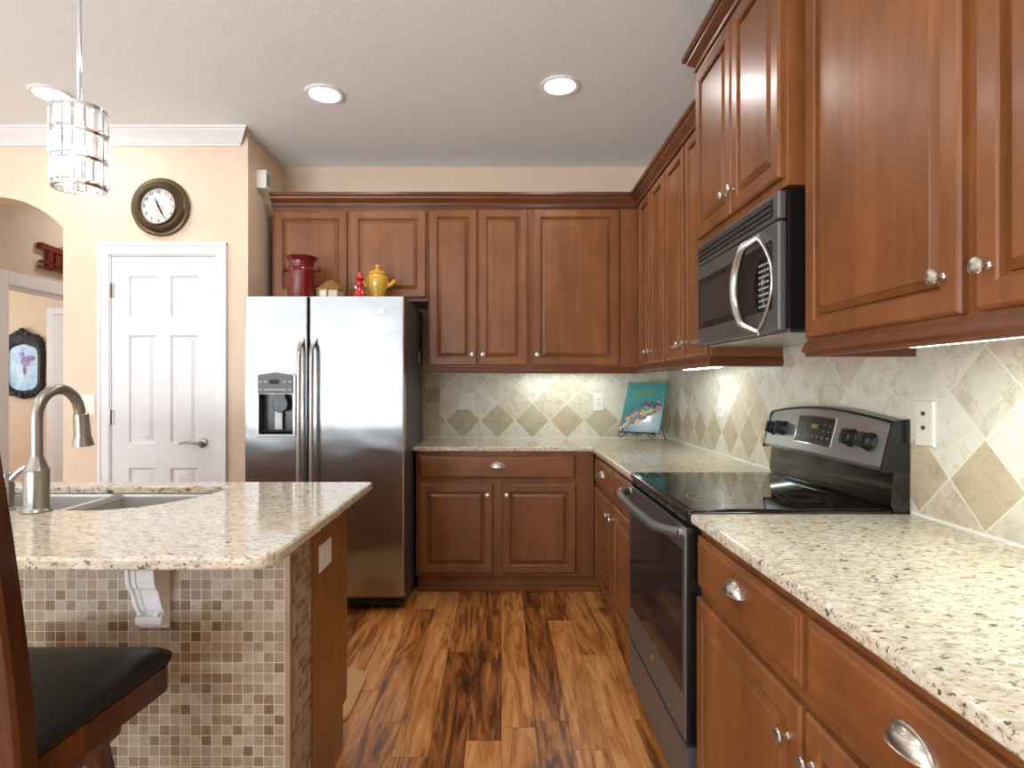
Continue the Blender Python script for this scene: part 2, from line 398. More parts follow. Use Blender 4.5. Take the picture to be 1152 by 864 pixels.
m = Mat('violet_paint'); n1 = m.noise(m.obj(), 24, 3).outputs[0]; m.set(color=m.ramp(n1, [(0.35, srgb(110,96,170)), (0.55, srgb(150,120,180)), (0.7, srgb(180,150,170))]), rough=0.4); M['violet_paint'] = m.m
m = Mat('carved_frame'); n1 = m.noise(m.obj(), 55, 5, 0.7, 1.5).outputs[0]; m.set(color=m.ramp(n1, [(0.35, srgb(16,16,18)), (0.55, srgb(44,44,50)), (0.68, srgb(128,124,120))]), rough=0.35, metal=0.4); m.bump(n1, 0.9, 0.01); M['carved_frame'] = m.m
m = Mat('book_cover'); s = m.n('ShaderNodeSeparateXYZ', {0: m.obj()}); n1 = m.noise(m.obj(), 14, 3).outputs[0]
c = m.ramp(m.math('ADD', m.math('MULTIPLY', s.outputs[2], 3.0), m.math('MULTIPLY', m.math('SUBTRACT', n1, 0.5), 0.5)), [(0.1, srgb(84,118,138)), (0.5, srgb(70,132,142)), (0.8, srgb(78,150,146))]); m.set(color=c, rough=0.2, coat=0.4); M['book_cover'] = m.m
m = Mat('book_art'); n1 = m.noise(m.obj(), 48, 4, 0.6, 0.6).outputs[0]; m.set(color=m.ramp(n1, [(0.36, srgb(48,46,58)), (0.46, srgb(168,132,92)), (0.55, srgb(222,200,164)), (0.68, srgb(236,226,206))]), rough=0.3); M['book_art'] = m.m
m = Mat('book_dark'); n1 = m.noise(m.obj(), 60, 3).outputs[0]; m.set(color=m.ramp(n1, [(0.4, srgb(52,50,68)), (0.6, srgb(120,112,140))]), rough=0.3); M['book_dark'] = m.m
simple('book_title', srgb(128,150,84), 0.4)
simple('paper', srgb(226,222,210), 0.7)

# ------------------------------------------------------------------ room shell
RX, BY, CZ = 1.21, 4.246, 2.874          # right wall, back wall, ceiling
PY, PX = 3.64, -1.572                    # pantry wall and its return
LX, RY = -6.3, -3.4                      # left wall, rear wall
T = 0.12
struct(MB().box(LX-T, RX+T, RY-T, 6.4, -0.1, 0).done('floor', M['plank_floor']))
struct(MB().box(LX-T, RX+T, RY-T, 6.4, CZ, CZ+0.1).done('ceiling', M['ceiling_paint']))
struct(MB().box(RX, RX+T, RY, BY+T, 0, CZ).done('wall_right', M['wall_paint']))
struct(MB().box(PX-T, RX, BY, BY+T, 0, CZ).done('wall_back', M['wall_paint']))
struct(MB().box(PX-T, PX, PY+0.14, BY, 0, CZ).done('wall_return', M['wall_paint']))
# pantry wall with the arched passage and the door opening, drawn in XZ then stood up
arch_pts = [(-3.58, 0.0)]
for k in range(15):
    a = math.radians(180-42)-(math.radians(180-84))*k/14
    arch_pts.append((-3.15+0.58*math.cos(a), 2.463-0.58+0.58*math.sin(a)))
arch_pts.append((-2.72, 0.0))
outline = [(LX, 0), (LX, CZ), (PX, CZ), (PX, 0), (-1.771, 0), (-1.771, 2.101), (-2.422, 2.101), (-2.422, 0)] + arch_pts[::-1]
me = curve_mesh('wall_pantry', [outline], 0.07, 0.0005, 0)
struct(mesh_obj('wall_pantry', me, M['wall_paint'], (0, PY+0.07, 0), (PI/2, 0, 0)))
# rear wall with two glazed doors, left wall with an added unseen window
def wall_with_openings(name, mat, u0, u1, z1, openings, fixed, axis, t0, t1):
    mb = MB(); us = sorted({u0, u1, *[o[0] for o in openings], *[o[1] for o in openings]})
    for a, b in zip(us, us[1:]):
        op = [o for o in openings if o[0] <= a+1e-6 and o[1] >= b-1e-6]
        segs = [(0, z1)] if not op else [(0, op[0][2]), (op[0][3], z1)]
        for c, d in segs:
            if d-c < 1e-4: continue
            if axis == 'x': mb.box(a, b, t0, t1, c, d)
            else: mb.box(t0, t1, a, b, c, d)
    return struct(mb.done(name, mat))
wall_with_openings('wall_rear', M['wall_paint'], LX, RX, CZ, [(-2.86, -1.0, 0.05, 2.45), (-5.9, -2.98, 0.05, 2.45)], 0, 'x', RY-T, RY)
wall_with_openings('wall_left', M['wall_paint'], RY, PY, CZ, [(-0.7, 1.9, 0.7, 2.3)], 0, 'y', LX-T, LX)
def glazing(n, axis, u0, u1, z0, z1, t, cols):
    fr = MB(); pn = MB(); w = 0.05
    def bx(mb, a, b, c, d, th):
        if axis == 'x': mb.box(a, b, t-th, t+th, c, d)
        else: mb.box(t-th, t+th, a, b, c, d)
    bx(fr, u0, u1, z0, z0+w, 0.03); bx(fr, u0, u1, z1-w, z1, 0.03)
    for k in range(cols+1):
        c = u0+w/2+(u1-u0-w)*k/cols; bx(fr, c-w/2, c+w/2, z0+w, z1-w, 0.03)
    f = struct(fr.done('window_%d' % n, M['white_trim']))
    bx(pn, u0+w, u1-w, z0+w, z1-w, 0.003); pn.done('pane', M['clear_pane'], f)
glazing(1, 'x', -2.86, -1.0, 0.05, 2.45, RY-0.02, 2)
glazing(2, 'x', -5.9, -2.98, 0.05, 2.45, RY-0.02, 3)
glazing(3, 'y', -0.7, 1.9, 0.7, 2.3, LX-0.03, 3)  # unseen window, added for light from the left
# hall behind the arch and the room beyond its doorway
HX = -3.6
wall_with_openings('wall_hall_left', M['hall_paint'], PY+0.14, 6.2, CZ, [(4.27, 5.1, 0, 2.03)], 0, 'y', HX-T, HX)
struct(MB().box(-2.62, -2.5, PY+0.14, 6.2, 0, CZ).done('wall_hall_right', M['hall_paint']))
struct(MB().box(LX-T, -2.5, 6.2, 6.3, 0, CZ).done('wall_far', M['wall_paint']))
wall_with_openings('wall_bedroom_left', M['wall_paint'], PY+0.14, 6.2, CZ, [(4.2, 5.8, 0.7, 2.3)], 0, 'y', LX-T, LX)
glazing(4, 'y', 4.2, 5.8, 0.7, 2.3, LX-0.03, 2)  # unseen window, added with its opening to brighten the far room
tr = MB()                                           # casing round the hall doorway
tr.box(HX, HX+0.018, 4.17, 4.27, 0, 2.13, 0.005); tr.box(HX, HX+0.018, 5.1, 5.2, 0, 2.13, 0.005); tr.box(HX, HX+0.018, 4.27, 5.1, 2.03, 2.13, 0.005)
tr.box(HX-T-0.002, HX+0.004, 4.27, 4.285, 0, 2.03); tr.box(HX-T-0.002, HX+0.004, 5.085, 5.1, 0, 2.03); tr.box(HX-T-0.002, HX+0.004, 4.285, 5.085, 2.015, 2.03)
struct(tr.done('trim_1', M['white_trim']))

# six-panel doors
def six_panel(mb, O, U, N, w, h, t):
    """slab with six moulded panels; O is the lower near corner of its back face"""
    O, U, N = Vector(O), Vector(U), Vector(N); Z = Vector((0,0,1))
    st, mid = w*0.165, w*0.135; pw = (w-2*st-mid)/2
    xs = [0, st, st+pw, st+pw+mid, w-st, w]
    zs = [0, 0.22, 0.22+h*0.265, 0.22+h*0.265+0.15, h-0.12-h*0.122-0.1, h-0.12-h*0.122, h-0.12, h]
    zs[4] = zs[5]-0.115
    P = lambda u, z, n: mb.bm.verts.new(O+U*u+Z*z+N*n)
    for i in range(5):
        for j in range(7):
            u0, u1, z0, z1 = xs[i], xs[i+1], zs[j], zs[j+1]
            if i in (1, 3) and j in (1, 3, 5):
                mb.panel(O+U*u0+Z*z0, U, N, u1-u0, z1-z0, [(0, t), (0.010, t-0.011), (0.020, t-0.012), (0.024, t-0.011), (0.042, t-0.002), (0.045, t-0.0015)], back=False)
            else:
                mb.bm.faces.new((P(u0,z0,t), P(u1,z0,t), P(u1,z1,t), P(u0,z1,t)))
    q = [O, O+U*w, O+U*w+Z*h, O+Z*h]
    mb.rings([q, [p+N*t for p in q]], True, False)
    bmesh.ops.remove_doubles(mb.bm, verts=mb.bm.verts, dist=1e-5)
    return mb
S, Wd = (0,-1,0), (-1,0,0)                           # facing directions: towards the camera, towards the aisle
UX, UY = (1,0,0), (0,-1,0)
d1 = struct(six_panel(MB(), (-2.417, PY+0.035, 0.008), UX, S, 0.641, 2.085, 0.035).done('door_1', M['white_door'], angle=20))
lv = MB(); lx, lz = -1.85, 0.937
lv.lathe([(0.03,0),(0.031,0.006),(0.026,0.014),(0.012,0.018),(0.011,0.045)], (lx, PY, lz), S, 20)
lv.tube([(lx, PY-0.043, lz), (lx-0.03, PY-0.05, lz+0.003), (lx-0.08, PY-0.05, lz+0.006), (lx-0.125, PY-0.05, lz-0.002)], [0.011,0.010,0.008,0.006], 10)
lv.done('door_handle', M['nickel'], d1)
for hz in (1.88, 1.095, 0.25):
    MB().lathe([(0.007,0),(0.007,0.09)], (-2.424, PY-0.008, hz-0.045), (0,0,1), 10).box(-2.424, -2.40, PY-0.003, PY+0.001, hz-0.045, hz+0.045).done('hinge', M['hinge_steel'], d1)
tr = MB()
def casing_pts(x, s): return None
for x0, x1 in ((-2.488, -2.425), (-1.768, -1.705)):
    tr.box(x0, x1, PY-0.016, PY, 0, 2.168, 0.005)
tr.box(-2.488, -1.705, PY-0.0165, PY, 2.104, 2.168, 0.005)
tr.box(-2.494, -2.474, PY-0.023, PY, 0, 2.176, 0.004); tr.box(-1.719, -1.699, PY-0.023, PY, 0, 2.176, 0.004); tr.box(-2.494, -1.699, PY-0.0235, PY, 2.156, 2.176, 0.004)
tr.box(-2.428, -2.419, PY-0.006, PY+0.1, 0, 2.107); tr.box(-1.774, -1.765, PY-0.006, PY+0.1, 0, 2.107); tr.box(-2.428, -1.765, PY-0.006, PY+0.1, 2.096, 2.107)
struct(tr.done('trim_2', M['white_trim']))
d2 = struct(six_panel(MB(), (-4.70, 6.2, 0.01), UX, S, 0.76, 2.03, 0.035).done('door_2', M['white_door'], angle=20))
tr = MB(); tr.box(-4.78, -4.70, 6.165, 6.2, 0, 2.12, 0.004); tr.box(-3.94, -3.86, 6.165, 6.2, 0, 2.12, 0.004); tr.box(-4.70, -3.94, 6.165, 6.2, 2.045, 2.12, 0.004)
struct(tr.done('trim_3', M['white_trim']))
# crown moulding on the pantry wall with its mitred return
prof = [(0,0),(0.012,0),(0.014,0.012),(0.022,0.016),(0.03,0.03),(0.05,0.052),(0.066,0.072),(0.070,0.082),(0.080,0.086),(0.082,0.098),(0,0.098)]
z0 = CZ-0.098
mb = MB(); mb.rings([[(LX, PY-o, z0+u) for o, u in prof], [(PX-0.05+o*0.9, PY-o, z0+u) for o, u in prof], ], True, True)
struct(mb.done('trim_4', M['white_trim'], angle=25))
tr = MB(); tr.box(LX, -3.58, PY-0.014, PY, 0, 0.1, 0.004); tr.box(-2.72, -2.494, PY-0.014, PY, 0, 0.1, 0.004); tr.box(-1.699, PX, PY-0.014, PY, 0, 0.1, 0.004)
struct(tr.done('baseboard_pantry', M['white_trim']))
struct(MB().box(LX, -4.78, 6.186, 6.2, 0, 0.1, 0.004).done('baseboard_far', M['white_trim']))

# ------------------------------------------------------------------ ceiling lights
def can_light(x, y, label):
    t = thing('recessed_ceiling_light', label, 'ceiling light', (x, y, CZ-0.012), 'recessed ceiling lights')
    MB().lathe([(0.078,0.011),(0.080,0.002),(0.096,0.0),(0.102,0.004),(0.103,0.012),(0.078,0.012)], (x, y, CZ-0.012), (0,0,1), 32).done('trim_ring', M['white_trim'], t)
    MB().lathe([(0.079,0.005),(0.079,0.008)], (x, y, CZ-0.012), (0,0,1), 32).done('lens', M['can_lens'], t)
can_light(-0.958, 3.178, 'round recessed ceiling light above the refrigerator')
can_light(0.309, 3.09, 'round recessed ceiling light nearest the right-hand wall cabinets')
can_light(-2.44, 3.178, 'round recessed ceiling light partly behind the crystal pendant')
for x, y in ((-0.958, 0.9), (0.309, 0.9), (-2.7, 0.9), (-0.958, -1.4), (-3.6, -1.4), (-4.4, 1.6)):
    can_light(x, y, 'round recessed ceiling light out of view over the open room')
can_light(-4.9, 5.0, 'added unseen recessed ceiling light in the room beyond the hall doorway')  # unseen fixture, added to brighten the far room
can_light(-3.1, 4.9, 'added unseen recessed ceiling light in the hall behind the arch')  # unseen fixture, added to light up the hall

# ------------------------------------------------------------------ cabinets
FRAME = [(0,0),(0,0.014),(0.003,0.018),(0.007,0.020),(0.048,0.020),(0.051,0.0165),(0.0535,0.0165),(0.055,0.003),(0.0615,0.002),(0.063,0.009),(0.079,0.0165),(0.081,0.019)]
def cab_door(parent, name, O, U, N, w, h, mat, narrow=False):
    r = FRAME if not narrow else [(d if d < 0.04 else d-0.008, t) for d, t in FRAME]
    return MB().panel(O, U, N, w, h, r).done(name, mat, parent, 18)
DRAW = [(0,0),(0,0.012),(0.004,0.015),(0.012,0.017),(0.016,0.020),(0.022,0.020)]
def cab_drawer(parent, O, U, N, w, h, mat):
    return MB().panel(O, U, N, w, h, DRAW).done('drawer', mat, parent, 18)
def knob(parent, p, N):
    return MB().lathe([(0.008,0),(0.0085,0.004),(0.0055,0.007),(0.005,0.014),(0.009,0.018),(0.0148,0.021),(0.0165,0.0245),(0.0155,0.028),(0.010,0.0305),(0.003,0.0315)], p, N, 18).done('knob', M['satin_nickel'], parent)
def cup_pull(parent, p, U, N, a=0.043, b=0.03, c=0.023):
    p, U, N = Vector(p), Vector(U), Vector(N); Z = Vector((0,0,1)); mb = MB()
    for k in (1.0, 0.90):
        rr = []
        for i in range(17):
            th = PI*i/16
            rr.append([p+U*(a*k*math.cos(th))+Z*(b*k*math.sin(th)*math.cos(f*PI/16))+N*(0.001+c*k*math.sin(th)*math.sin(f*PI/16)) for f in range(9)])
        mb.rings(rr, False, False, closed=False)
    rim = []
    for i in range(17):
        th = PI*i/16; rim.append(p+U*(a*1.03*math.cos(th))+Z*(b*1.03*math.sin(th))+N*0.0015)
    mb.tube(rim, 0.0028, 6)
    rim = [p+U*(a*math.cos(PI*i/16))+N*(0.001+c*math.sin(PI*i/16)) for i in range(17)]
    mb.tube(rim, 0.0022, 6)
    return mb.done('cup_pull', M['satin_nickel'], parent)
WV = M['cabinet_z']
FB, FR = 3.86, 0.895                 # faces of the back and right wall cabinets
ZB, ZT = 1.40, 2.475                 # bottom and top of the wall cabinet boxes
def wall_cab(label, boxes, loc, name='wall_cabinet'):
    t = thing(name, label, 'cabinet', loc)
    mb = MB()
    for b in boxes: mb.box(*b, 0.0015, 1)
    mb.done('body', WV, t); return t
# back wall
t = wall_cab('short two-door wall cabinet above the refrigerator', [(-1.505, -0.482, FB, BY, 1.845, ZT)], (-1.0, BY, 1.845))
for x0, x1, kx in ((-1.487, -1.010, -1.052), (-0.988, -0.494, -0.945)):
    d = cab_door(t, 'door', (x0, FB, 1.868), UX, S, x1-x0, 0.567, WV); knob(d, (kx, FB-0.02, 1.925), S)
t = wall_cab('tall wall cabinet with two narrow doors right of the refrigerator', [(-0.480, 0.186, FB, BY, ZB, ZT)], (-0.15, BY, ZB))
for x0, x1, kx in ((-0.474, -0.160, -0.190), (-0.148, 0.172, -0.118)):
    d = cab_door(t, 'door', (x0, FB, 1.425), UX, S, x1-x0, 1.022, WV); knob(d, (kx, FB-0.02, 1.495), S)
t = wall_cab('tall single-door wall cabinet in the back corner', [(0.188, FR-0.001, FB, BY, ZB, ZT), (FR-0.001, RX, FB+0.004, BY, ZB, ZT)], (0.5, BY, ZB))
d = cab_door(t, 'door', (0.206, FB, 1.425), UX, S, 0.568, 1.022, WV); knob(d, (0.236, FB-0.02, 1.495), S)
# right wall, far run
t = wall_cab('wall cabinet with two narrow doors on the right wall in the corner', [(FR, RX, 3.16, FB-0.001, ZB, ZT)], (RX, 3.5, ZB))
for y0, y1, ky in ((3.755, 3.486, 3.515), (3.455, 3.176, 3.425)):
    d = cab_door(t, 'door', (FR, y0, 1.425), UY, Wd, y0-y1, 1.022, WV, True); knob(d, (FR-0.02, ky, 1.495), Wd)
t = wall_cab('wall cabinet on the right wall just beyond the microwave', [(FR, RX, 2.505, 3.158, ZB, ZT)], (RX, 2.8, ZB))
for y0, y1, ky in ((3.145, 2.835, 2.87), (2.805, 2.52, 2.775)):
    d = cab_door(t, 'door', (FR, y0, 1.425), UY, Wd, y0-y1, 1.022, WV, True); knob(d, (FR-0.02, ky, 1.495), Wd)
# over the microwave: taller and deeper
MX = 0.84
t = wall_cab('raised deeper two-door wall cabinet above the microwave', [(MX, RX, 1.722, 2.497, 1.878, 2.63)], (RX, 2.1, 1.878))
for y0, y1, ky in ((2.485, 2.106, 2.138), (2.096, 1.738, 2.064)):
    d = cab_door(t, 'door', (MX, y0, 1.905), UY, Wd, y0-y1, 0.70, WV); knob(d, (MX-0.02, ky, 1.98), Wd)
# right wall, near run
t = wall_cab('large two-door wall cabinet on the right wall nearest the camera', [(FR, RX, 0.30, 1.716, ZB, ZT)], (RX, 1.0, ZB))
for y0, y1, ky in ((1.695, 1.122, 1.160), (1.087, 0.514, 1.052)):
    d = cab_door(t, 'door', (FR, y0, 1.425), UY, Wd, y0-y1, 1.022, WV); knob(d, (FR-0.02, ky, 1.502), Wd)

CROWN = [(0,0),(0.006,0),(0.008,0.010),(0.016,0.012),(0.016,0.020),(0.010,0.024),(0.014,0.034),(0.028,0.046),(0.040,0.060),(0.042,0.068),(0.050,0.070),(0.056,0.078),(0.056,0.094),(0,0.094)]
RAIL = [(-0.02,0.012),(0.004,0.012),(0.006,0.004),(0.010,-0.002),(0.012,-0.014),(0.004,-0.022),(0.004,-0.030),(-0.02,-0.030)]
def moulding(name, label, cat, prof, path, z, mat, loc):
    """path: function of the outward offset giving the corner points"""
    mb = MB(); n = len(path(0))
    mb.rings([[(*path(o)[k], z+u) for o, u in prof] for k in range(n)])
    return tag(mb.done(name, mat, None, 25, root=loc), label, cat)
crown = moulding('crown_molding', 'stained wood crown moulding along the corner wall cabinet tops', 'moulding', CROWN, lambda o: [(-1.508, FB-o), (FR-o, FB-o), (FR-o, 2.50)], 2.455, M['moulding_x'], (-0.3, FB, 2.455))
rope = MB()                                           # rope bead under the crown
for k in range(int(2.38/0.012)):
    x = -1.50+k*0.012; rope.box(x, x+0.007, FB-0.021, FB-0.014, 2.458, 2.474)
for k in range(int(1.35/0.012)):
    y = 2.505+k*0.012; rope.box(FR-0.021, FR-0.014, y, y+0.007, 2.458, 2.474)
rope.done('rope_bead', M['moulding_x'], crown)
moulding('crown_molding', 'stepped wood crown moulding on the raised microwave cabinet', 'moulding', CROWN, lambda o: [(RX, 2.497+o), (MX-o, 2.497+o), (MX-o, 1.722-o), (RX, 1.722-o)], 2.615, M['moulding_y'], (MX, 2.1, 2.615))
moulding('crown_molding', 'wood crown moulding on the near right wall cabinet above the frame', 'moulding', CROWN, lambda o: [(FR-o, 1.66), (FR-o, 0.30)], 2.455, M['moulding_y'], (FR, 1.0, 2.455))
moulding('light_rail', 'wood light rail under the corner wall cabinets', 'moulding', RAIL, lambda o: [(-0.480, FB-o), (FR-o, FB-o), (FR-o, 2.503-o), (RX-0.0105, 2.503-o)], 1.402, M['moulding_x'], (0.3, FB, 1.37))
moulding('light_rail', 'wood light rail under the near right wall cabinet', 'moulding', RAIL, lambda o: [(RX-0.0105, 1.716+o), (FR-o, 1.716+o), (FR-o, 0.30)], 1.402, M['moulding_y'], (FR, 1.0, 1.37))

# under-cabinet lights
def bar_light(label, x0, x1, y0, y1):
    t = thing('under_cabinet_light', label, 'lamp', ((x0+x1)/2, (y0+y1)/2, 1.375), 'under-cabinet light bars')
    MB().box(x0, x1, y0, y1, 1.382, 1.3995, 0.002).done('housing', M['white_plastic'], t)
    b = 0.006
    MB().box(x0+b, x1-b, y0+b, y1-b, 1.3785, 1.3815).done('lens', M['bar_lens'], t)
bar_light('slim light bar under the back corner wall cabinet', 0.14, 0.72, 4.06, 4.11)
bar_light('slim light bar under the right wall cabinet beyond the microwave', 1.03, 1.08, 2.85, 3.35)
bar_light('bright slim light bar under the near right wall cabinet', 0.93, 1.00, 0.62, 1.42)

# base cabinets
FBB, FRB = 3.65, 0.585
def toe(parent, *b): MB().box(*b).done('toe_kick', WV, parent)
t = thing('base_cabinet', 'base cabinet on the back wall with one wide drawer over two doors', 'cabinet', (0, BY, 0))
MB().box(-0.530, 0.575, FBB, BY-0.002, 0.108, 0.883, 0.0015, 1).done('body', WV, t)
tk = MB().box(-0.525, FRB+0.04, FBB+0.05, BY-0.002, 0, 0.108); tk.box(-0.525, FRB+0.04, FBB+0.032, FBB+0.05, 0, 0.028, 0.006); tk.done('toe_kick', M['cabinet_x'], t)
d = cab_drawer(t, (-0.512, FBB, 0.715), UX, S, 0.972, 0.140, M['cabinet_x']); cup_pull(d, (-0.024, FBB-0.02, 0.785), UX, S)
for x0, x1, kx in ((-0.512, -0.052, -0.085), (0.002, 0.462, 0.035)):
    d = cab_door(t, 'door', (x0, FBB, 0.13), UX, S, x1-x0, 0.553, WV); knob(d, (kx, FBB-0.02, 0.615), S)
MB().box(0.10, 0.40, FBB-0.024, FBB-0.0205, 0.6735, 0.6765).lathe([(0.004,0),(0.004,0.012)], (0.128, FBB-0.02, 0.672), (0,0,1), 8).lathe([(0.004,0),(0.004,0.012)], (0.318, FBB-0.02, 0.672), (0,0,1), 8).done('towel_bar', M['nickel'], t)
t = thing('base_cabinet', 'base cabinet on the right wall between the back corner and the range', 'cabinet', (RX, 3.0, 0))
MB().box(FRB, RX-0.002, 2.503, FBB-0.002, 0.108, 0.883, 0.0015, 1).done('body', WV, t)
toe(t, FRB+0.055, RX-0.01, 2.503, FBB+0.03, 0, 0.108)
for y0, y1, ky in ((3.565, 3.02, 3.055), (2.99, 2.52, 2.955)):
    d = cab_drawer(t, (FRB, y0, 0.715), UY, Wd, y0-y1, 0.140, M['cabinet_y']); cup_pull(d, (FRB-0.02, (y0+y1)/2-0.02, 0.785), UY, Wd)
    d = cab_door(t, 'door', (FRB, y0, 0.13), UY, Wd, y0-y1, 0.553, WV); knob(d, (FRB-0.02, ky, 0.615), Wd)
t = thing('base_cabinet', 'base cabinet on the right wall nearest the camera, drawers over doors', 'cabinet', (RX, 1.0, 0))
MB().box(FRB, RX-0.002, 0.0, 1.716, 0.108, 0.883, 0.0015, 1).done('body', WV, t)
toe(t, FRB+0.055, RX-0.01, 0.0, 1.716, 0, 0.108)
for y0, y1, ky in ((1.703, 1.115, 1.15), (1.095, 0.50, 1.06)):
    d = cab_drawer(t, (FRB, y0, 0.708), UY, Wd, y0-y1, 0.146, M['cabinet_y']); cup_pull(d, (FRB-0.02, (y0+y1)/2+0.01, 0.785), UY, Wd)
    d = cab_door(t, 'door', (FRB, y0, 0.13), UY, Wd, y0-y1, 0.548, WV); knob(d, (FRB-0.02, ky, 0.60), Wd)

# worktops
def slab(name, label, splines, loc=(0,0,0)):
    me = curve_mesh(name, splines, 0.015, 0.008, 3)
    return tag(mesh_obj(name, me, M['granite'], (0, 0, 0.899)), label, 'worktop')
CF = 0.554
slab('granite_worktop', 'speckled granite worktop running round the back corner', [[(-0.548, 3.62), (CF-0.02, 3.62), (CF, 3.60), (CF, 2.503), (RX-0.001, 2.503), (RX-0.001, BY-0.001), (-0.548, BY-0.001)]])
slab('granite_worktop', 'pale speckled granite worktop right of the range', [[(CF, 0.0), (RX-0.001, 0.0), (RX-0.001, 1.713), (CF, 1.713)]])
IX, IY0, IY1 = -0.50, 1.274, 2.29
out = [(-2.7, IY0)] + arc(IX-0.07, IY0+0.07, 0.07, -90, 0) + arc(IX-0.02, IY1-0.02, 0.02, 0, 90, 4) + [(-2.7, IY1)]
def bowl_outline(g=0.0):
    """double-bowl outline: curved front, straight back"""
    p = [(-1.84+g, 2.186-g), (-1.84+g, 1.89)] + [(-1.80+g, 1.84+g), (-1.74, 1.822+g), (-1.44, 1.822+g), (-1.38, 1.79+g), (-1.30, 1.766+g), (-1.20, 1.768+g), (-1.12, 1.81+g), (-1.05-g/2, 1.91+g/2), (-1.01-g, 2.03), (-0.998-g, 2.13), (-1.01-g, 2.175-g), (-1.03-g, 2.186-g)]
    return p
slab('granite_worktop', 'cream granite island worktop with an undermount sink', [out, bowl_outline()])

# sink
t = thing('kitchen_sink', 'double-bowl stainless sink set under the island worktop', 'sink', (-1.42, 2.0, 0.70))
def bowl(pts, depth):
    mb = MB(); c = Vector((sum(p[0] for p in pts)/len(pts), sum(p[1] for p in pts)/len(pts), 0)); rr = []
    for sc, z in ((1.06,0.884),(1.0,0.883),(0.985,0.870),(0.96,0.884-depth+0.03),(0.90,0.884-depth+0.006),(0.80,0.884-depth),(0.12,0.884-depth-0.004)):
        rr.append([(c.x+(p[0]-c.x)*sc, c.y+(p[1]-c.y)*sc, z) for p in pts])
    return mb.rings(rr, False, True)
rb = [(-1.418, 2.19)] + [(-1.42, 1.85)] + [(-1.38, 1.79), (-1.30, 1.764), (-1.20, 1.766), (-1.12, 1.808), (-1.048, 1.908), (-1.005, 2.03), (-0.993, 2.13), (-1.005, 2.177), (-1.03, 2.19)]
lb = [(-1.845, 2.19), (-1.845, 1.89), (-1.80, 1.838), (-1.74, 1.82), (-1.48, 1.82), (-1.445, 1.86), (-1.445, 2.19)]
bowl(rb, 0.2).done('right_bowl', M['sink_steel'], t, 40); bowl(lb, 0.18).done('left_bowl', M['sink_steel'], t, 40)
MB().box(-1.452, -1.412, 1.80, 2.20, 0.862, 0.874, 0.005).done('divider', M['sink_steel'], t)

# faucet and its side handle
fx, fy, fz = -1.381, 1.743, 0.914
t = thing('kitchen_faucet', 'tall brushed nickel pull-down faucet beside the island sink', 'faucet', (fx, fy, fz))
MB().lathe([(0.040,0),(0.041,0.004),(0.036,0.010),(0.0325,0.016),(0.0325,0.118),(0.034,0.124),(0.030,0.132),(0.0195,0.158),(0.0175,0.165)], (fx,fy,fz), (0,0,1), 28).done('base', M['nickel'], t)
pth = [(fx, fy, fz+0.155), (fx, fy, fz+0.278)]
for k in range(1, 14):
    a = PI-(PI*1.0)*k/13; pth.append((fx, fy+0.09+0.09*math.cos(a), fz+0.278+0.085*math.sin(a)))
pth.append((fx, fy+0.186, fz+0.255))
MB().tube(pth, 0.0165, 16).done('spout', M['nickel'], t)
MB().lathe([(0.0175,0),(0.022,0.004),(0.0225,0.02),(0.0245,0.075),(0.025,0.08),(0.031,0.104),(0.031,0.109),(0.012,0.109)], (fx, fy+0.184, fz+0.285), (0,0.10,-1), 24).done('spray_head', M['nickel'], t)
hx, hy = -1.489, 1.765
t = thing('faucet_handle', 'brushed nickel faucet side handle with a raised lever', 'faucet handle', (hx, hy, fz))
MB().lathe([(0.024,0),(0.024,0.004),(0.0195,0.009),(0.0195,0.068),(0.022,0.072),(0.017,0.085),(0.0165,0.11),(0.009,0.118)], (hx,hy,fz), (0,0,1), 24).done('base', M['nickel'], t)
MB().tube([(hx+0.008, hy, fz+0.088), (hx+0.03, hy+0.003, fz+0.112), (hx+0.052, hy+0.006, fz+0.13), (hx+0.085, hy+0.01, fz+0.142)], [0.009,0.009,0.008,0.006], 10).done('lever', M['nickel'], t)

# island
t = thing('kitchen_island', 'island with mosaic-tiled bar front and brown wood end panel', 'island', (-1.6, 1.9, 0))
MB().box(-2.6, KX, KY, 1.742, 0, 0.868).done('tiled_knee_wall', M['mosaic'], t)
MB().box(KX-0.012, KX+0.0025, KY-0.003, KY+0.018, 0, 0.862, 0.002).done('corner_trim', M['stone_trim'], t)
MB().box(-2.6, KX, KY+0.004, 1.742, 0.868, 0.8835).box(KX-0.0, KX+0.006, KY, 1.740, 0.862, 0.8835).done('top_trim', M['white_trim'], t)
MB().box(KX-0.016, KX+0.004, 1.743, 2.13, 0.155, 0.8835, 0.001, 1).box(KX-0.016, KX+0.002, 1.743, 2.085, 0, 0.155).done('end_panel', M['island_wood'], t)
MB().box(-2.6, KX-0.017, 2.20, 2.215, 0.155, 0.8835).done('cabinet_front', M['island_wood'], t)
MB().box(-2.6, KX-0.017, 2.07, 2.085, 0, 0.155).done('toe_kick', M['island_wood'], t)
MB().box(-2.6, KX-0.017, 1.743, 2.20, 0.156, 0.17).done('cabinet_floor', M['island_wood'], t)
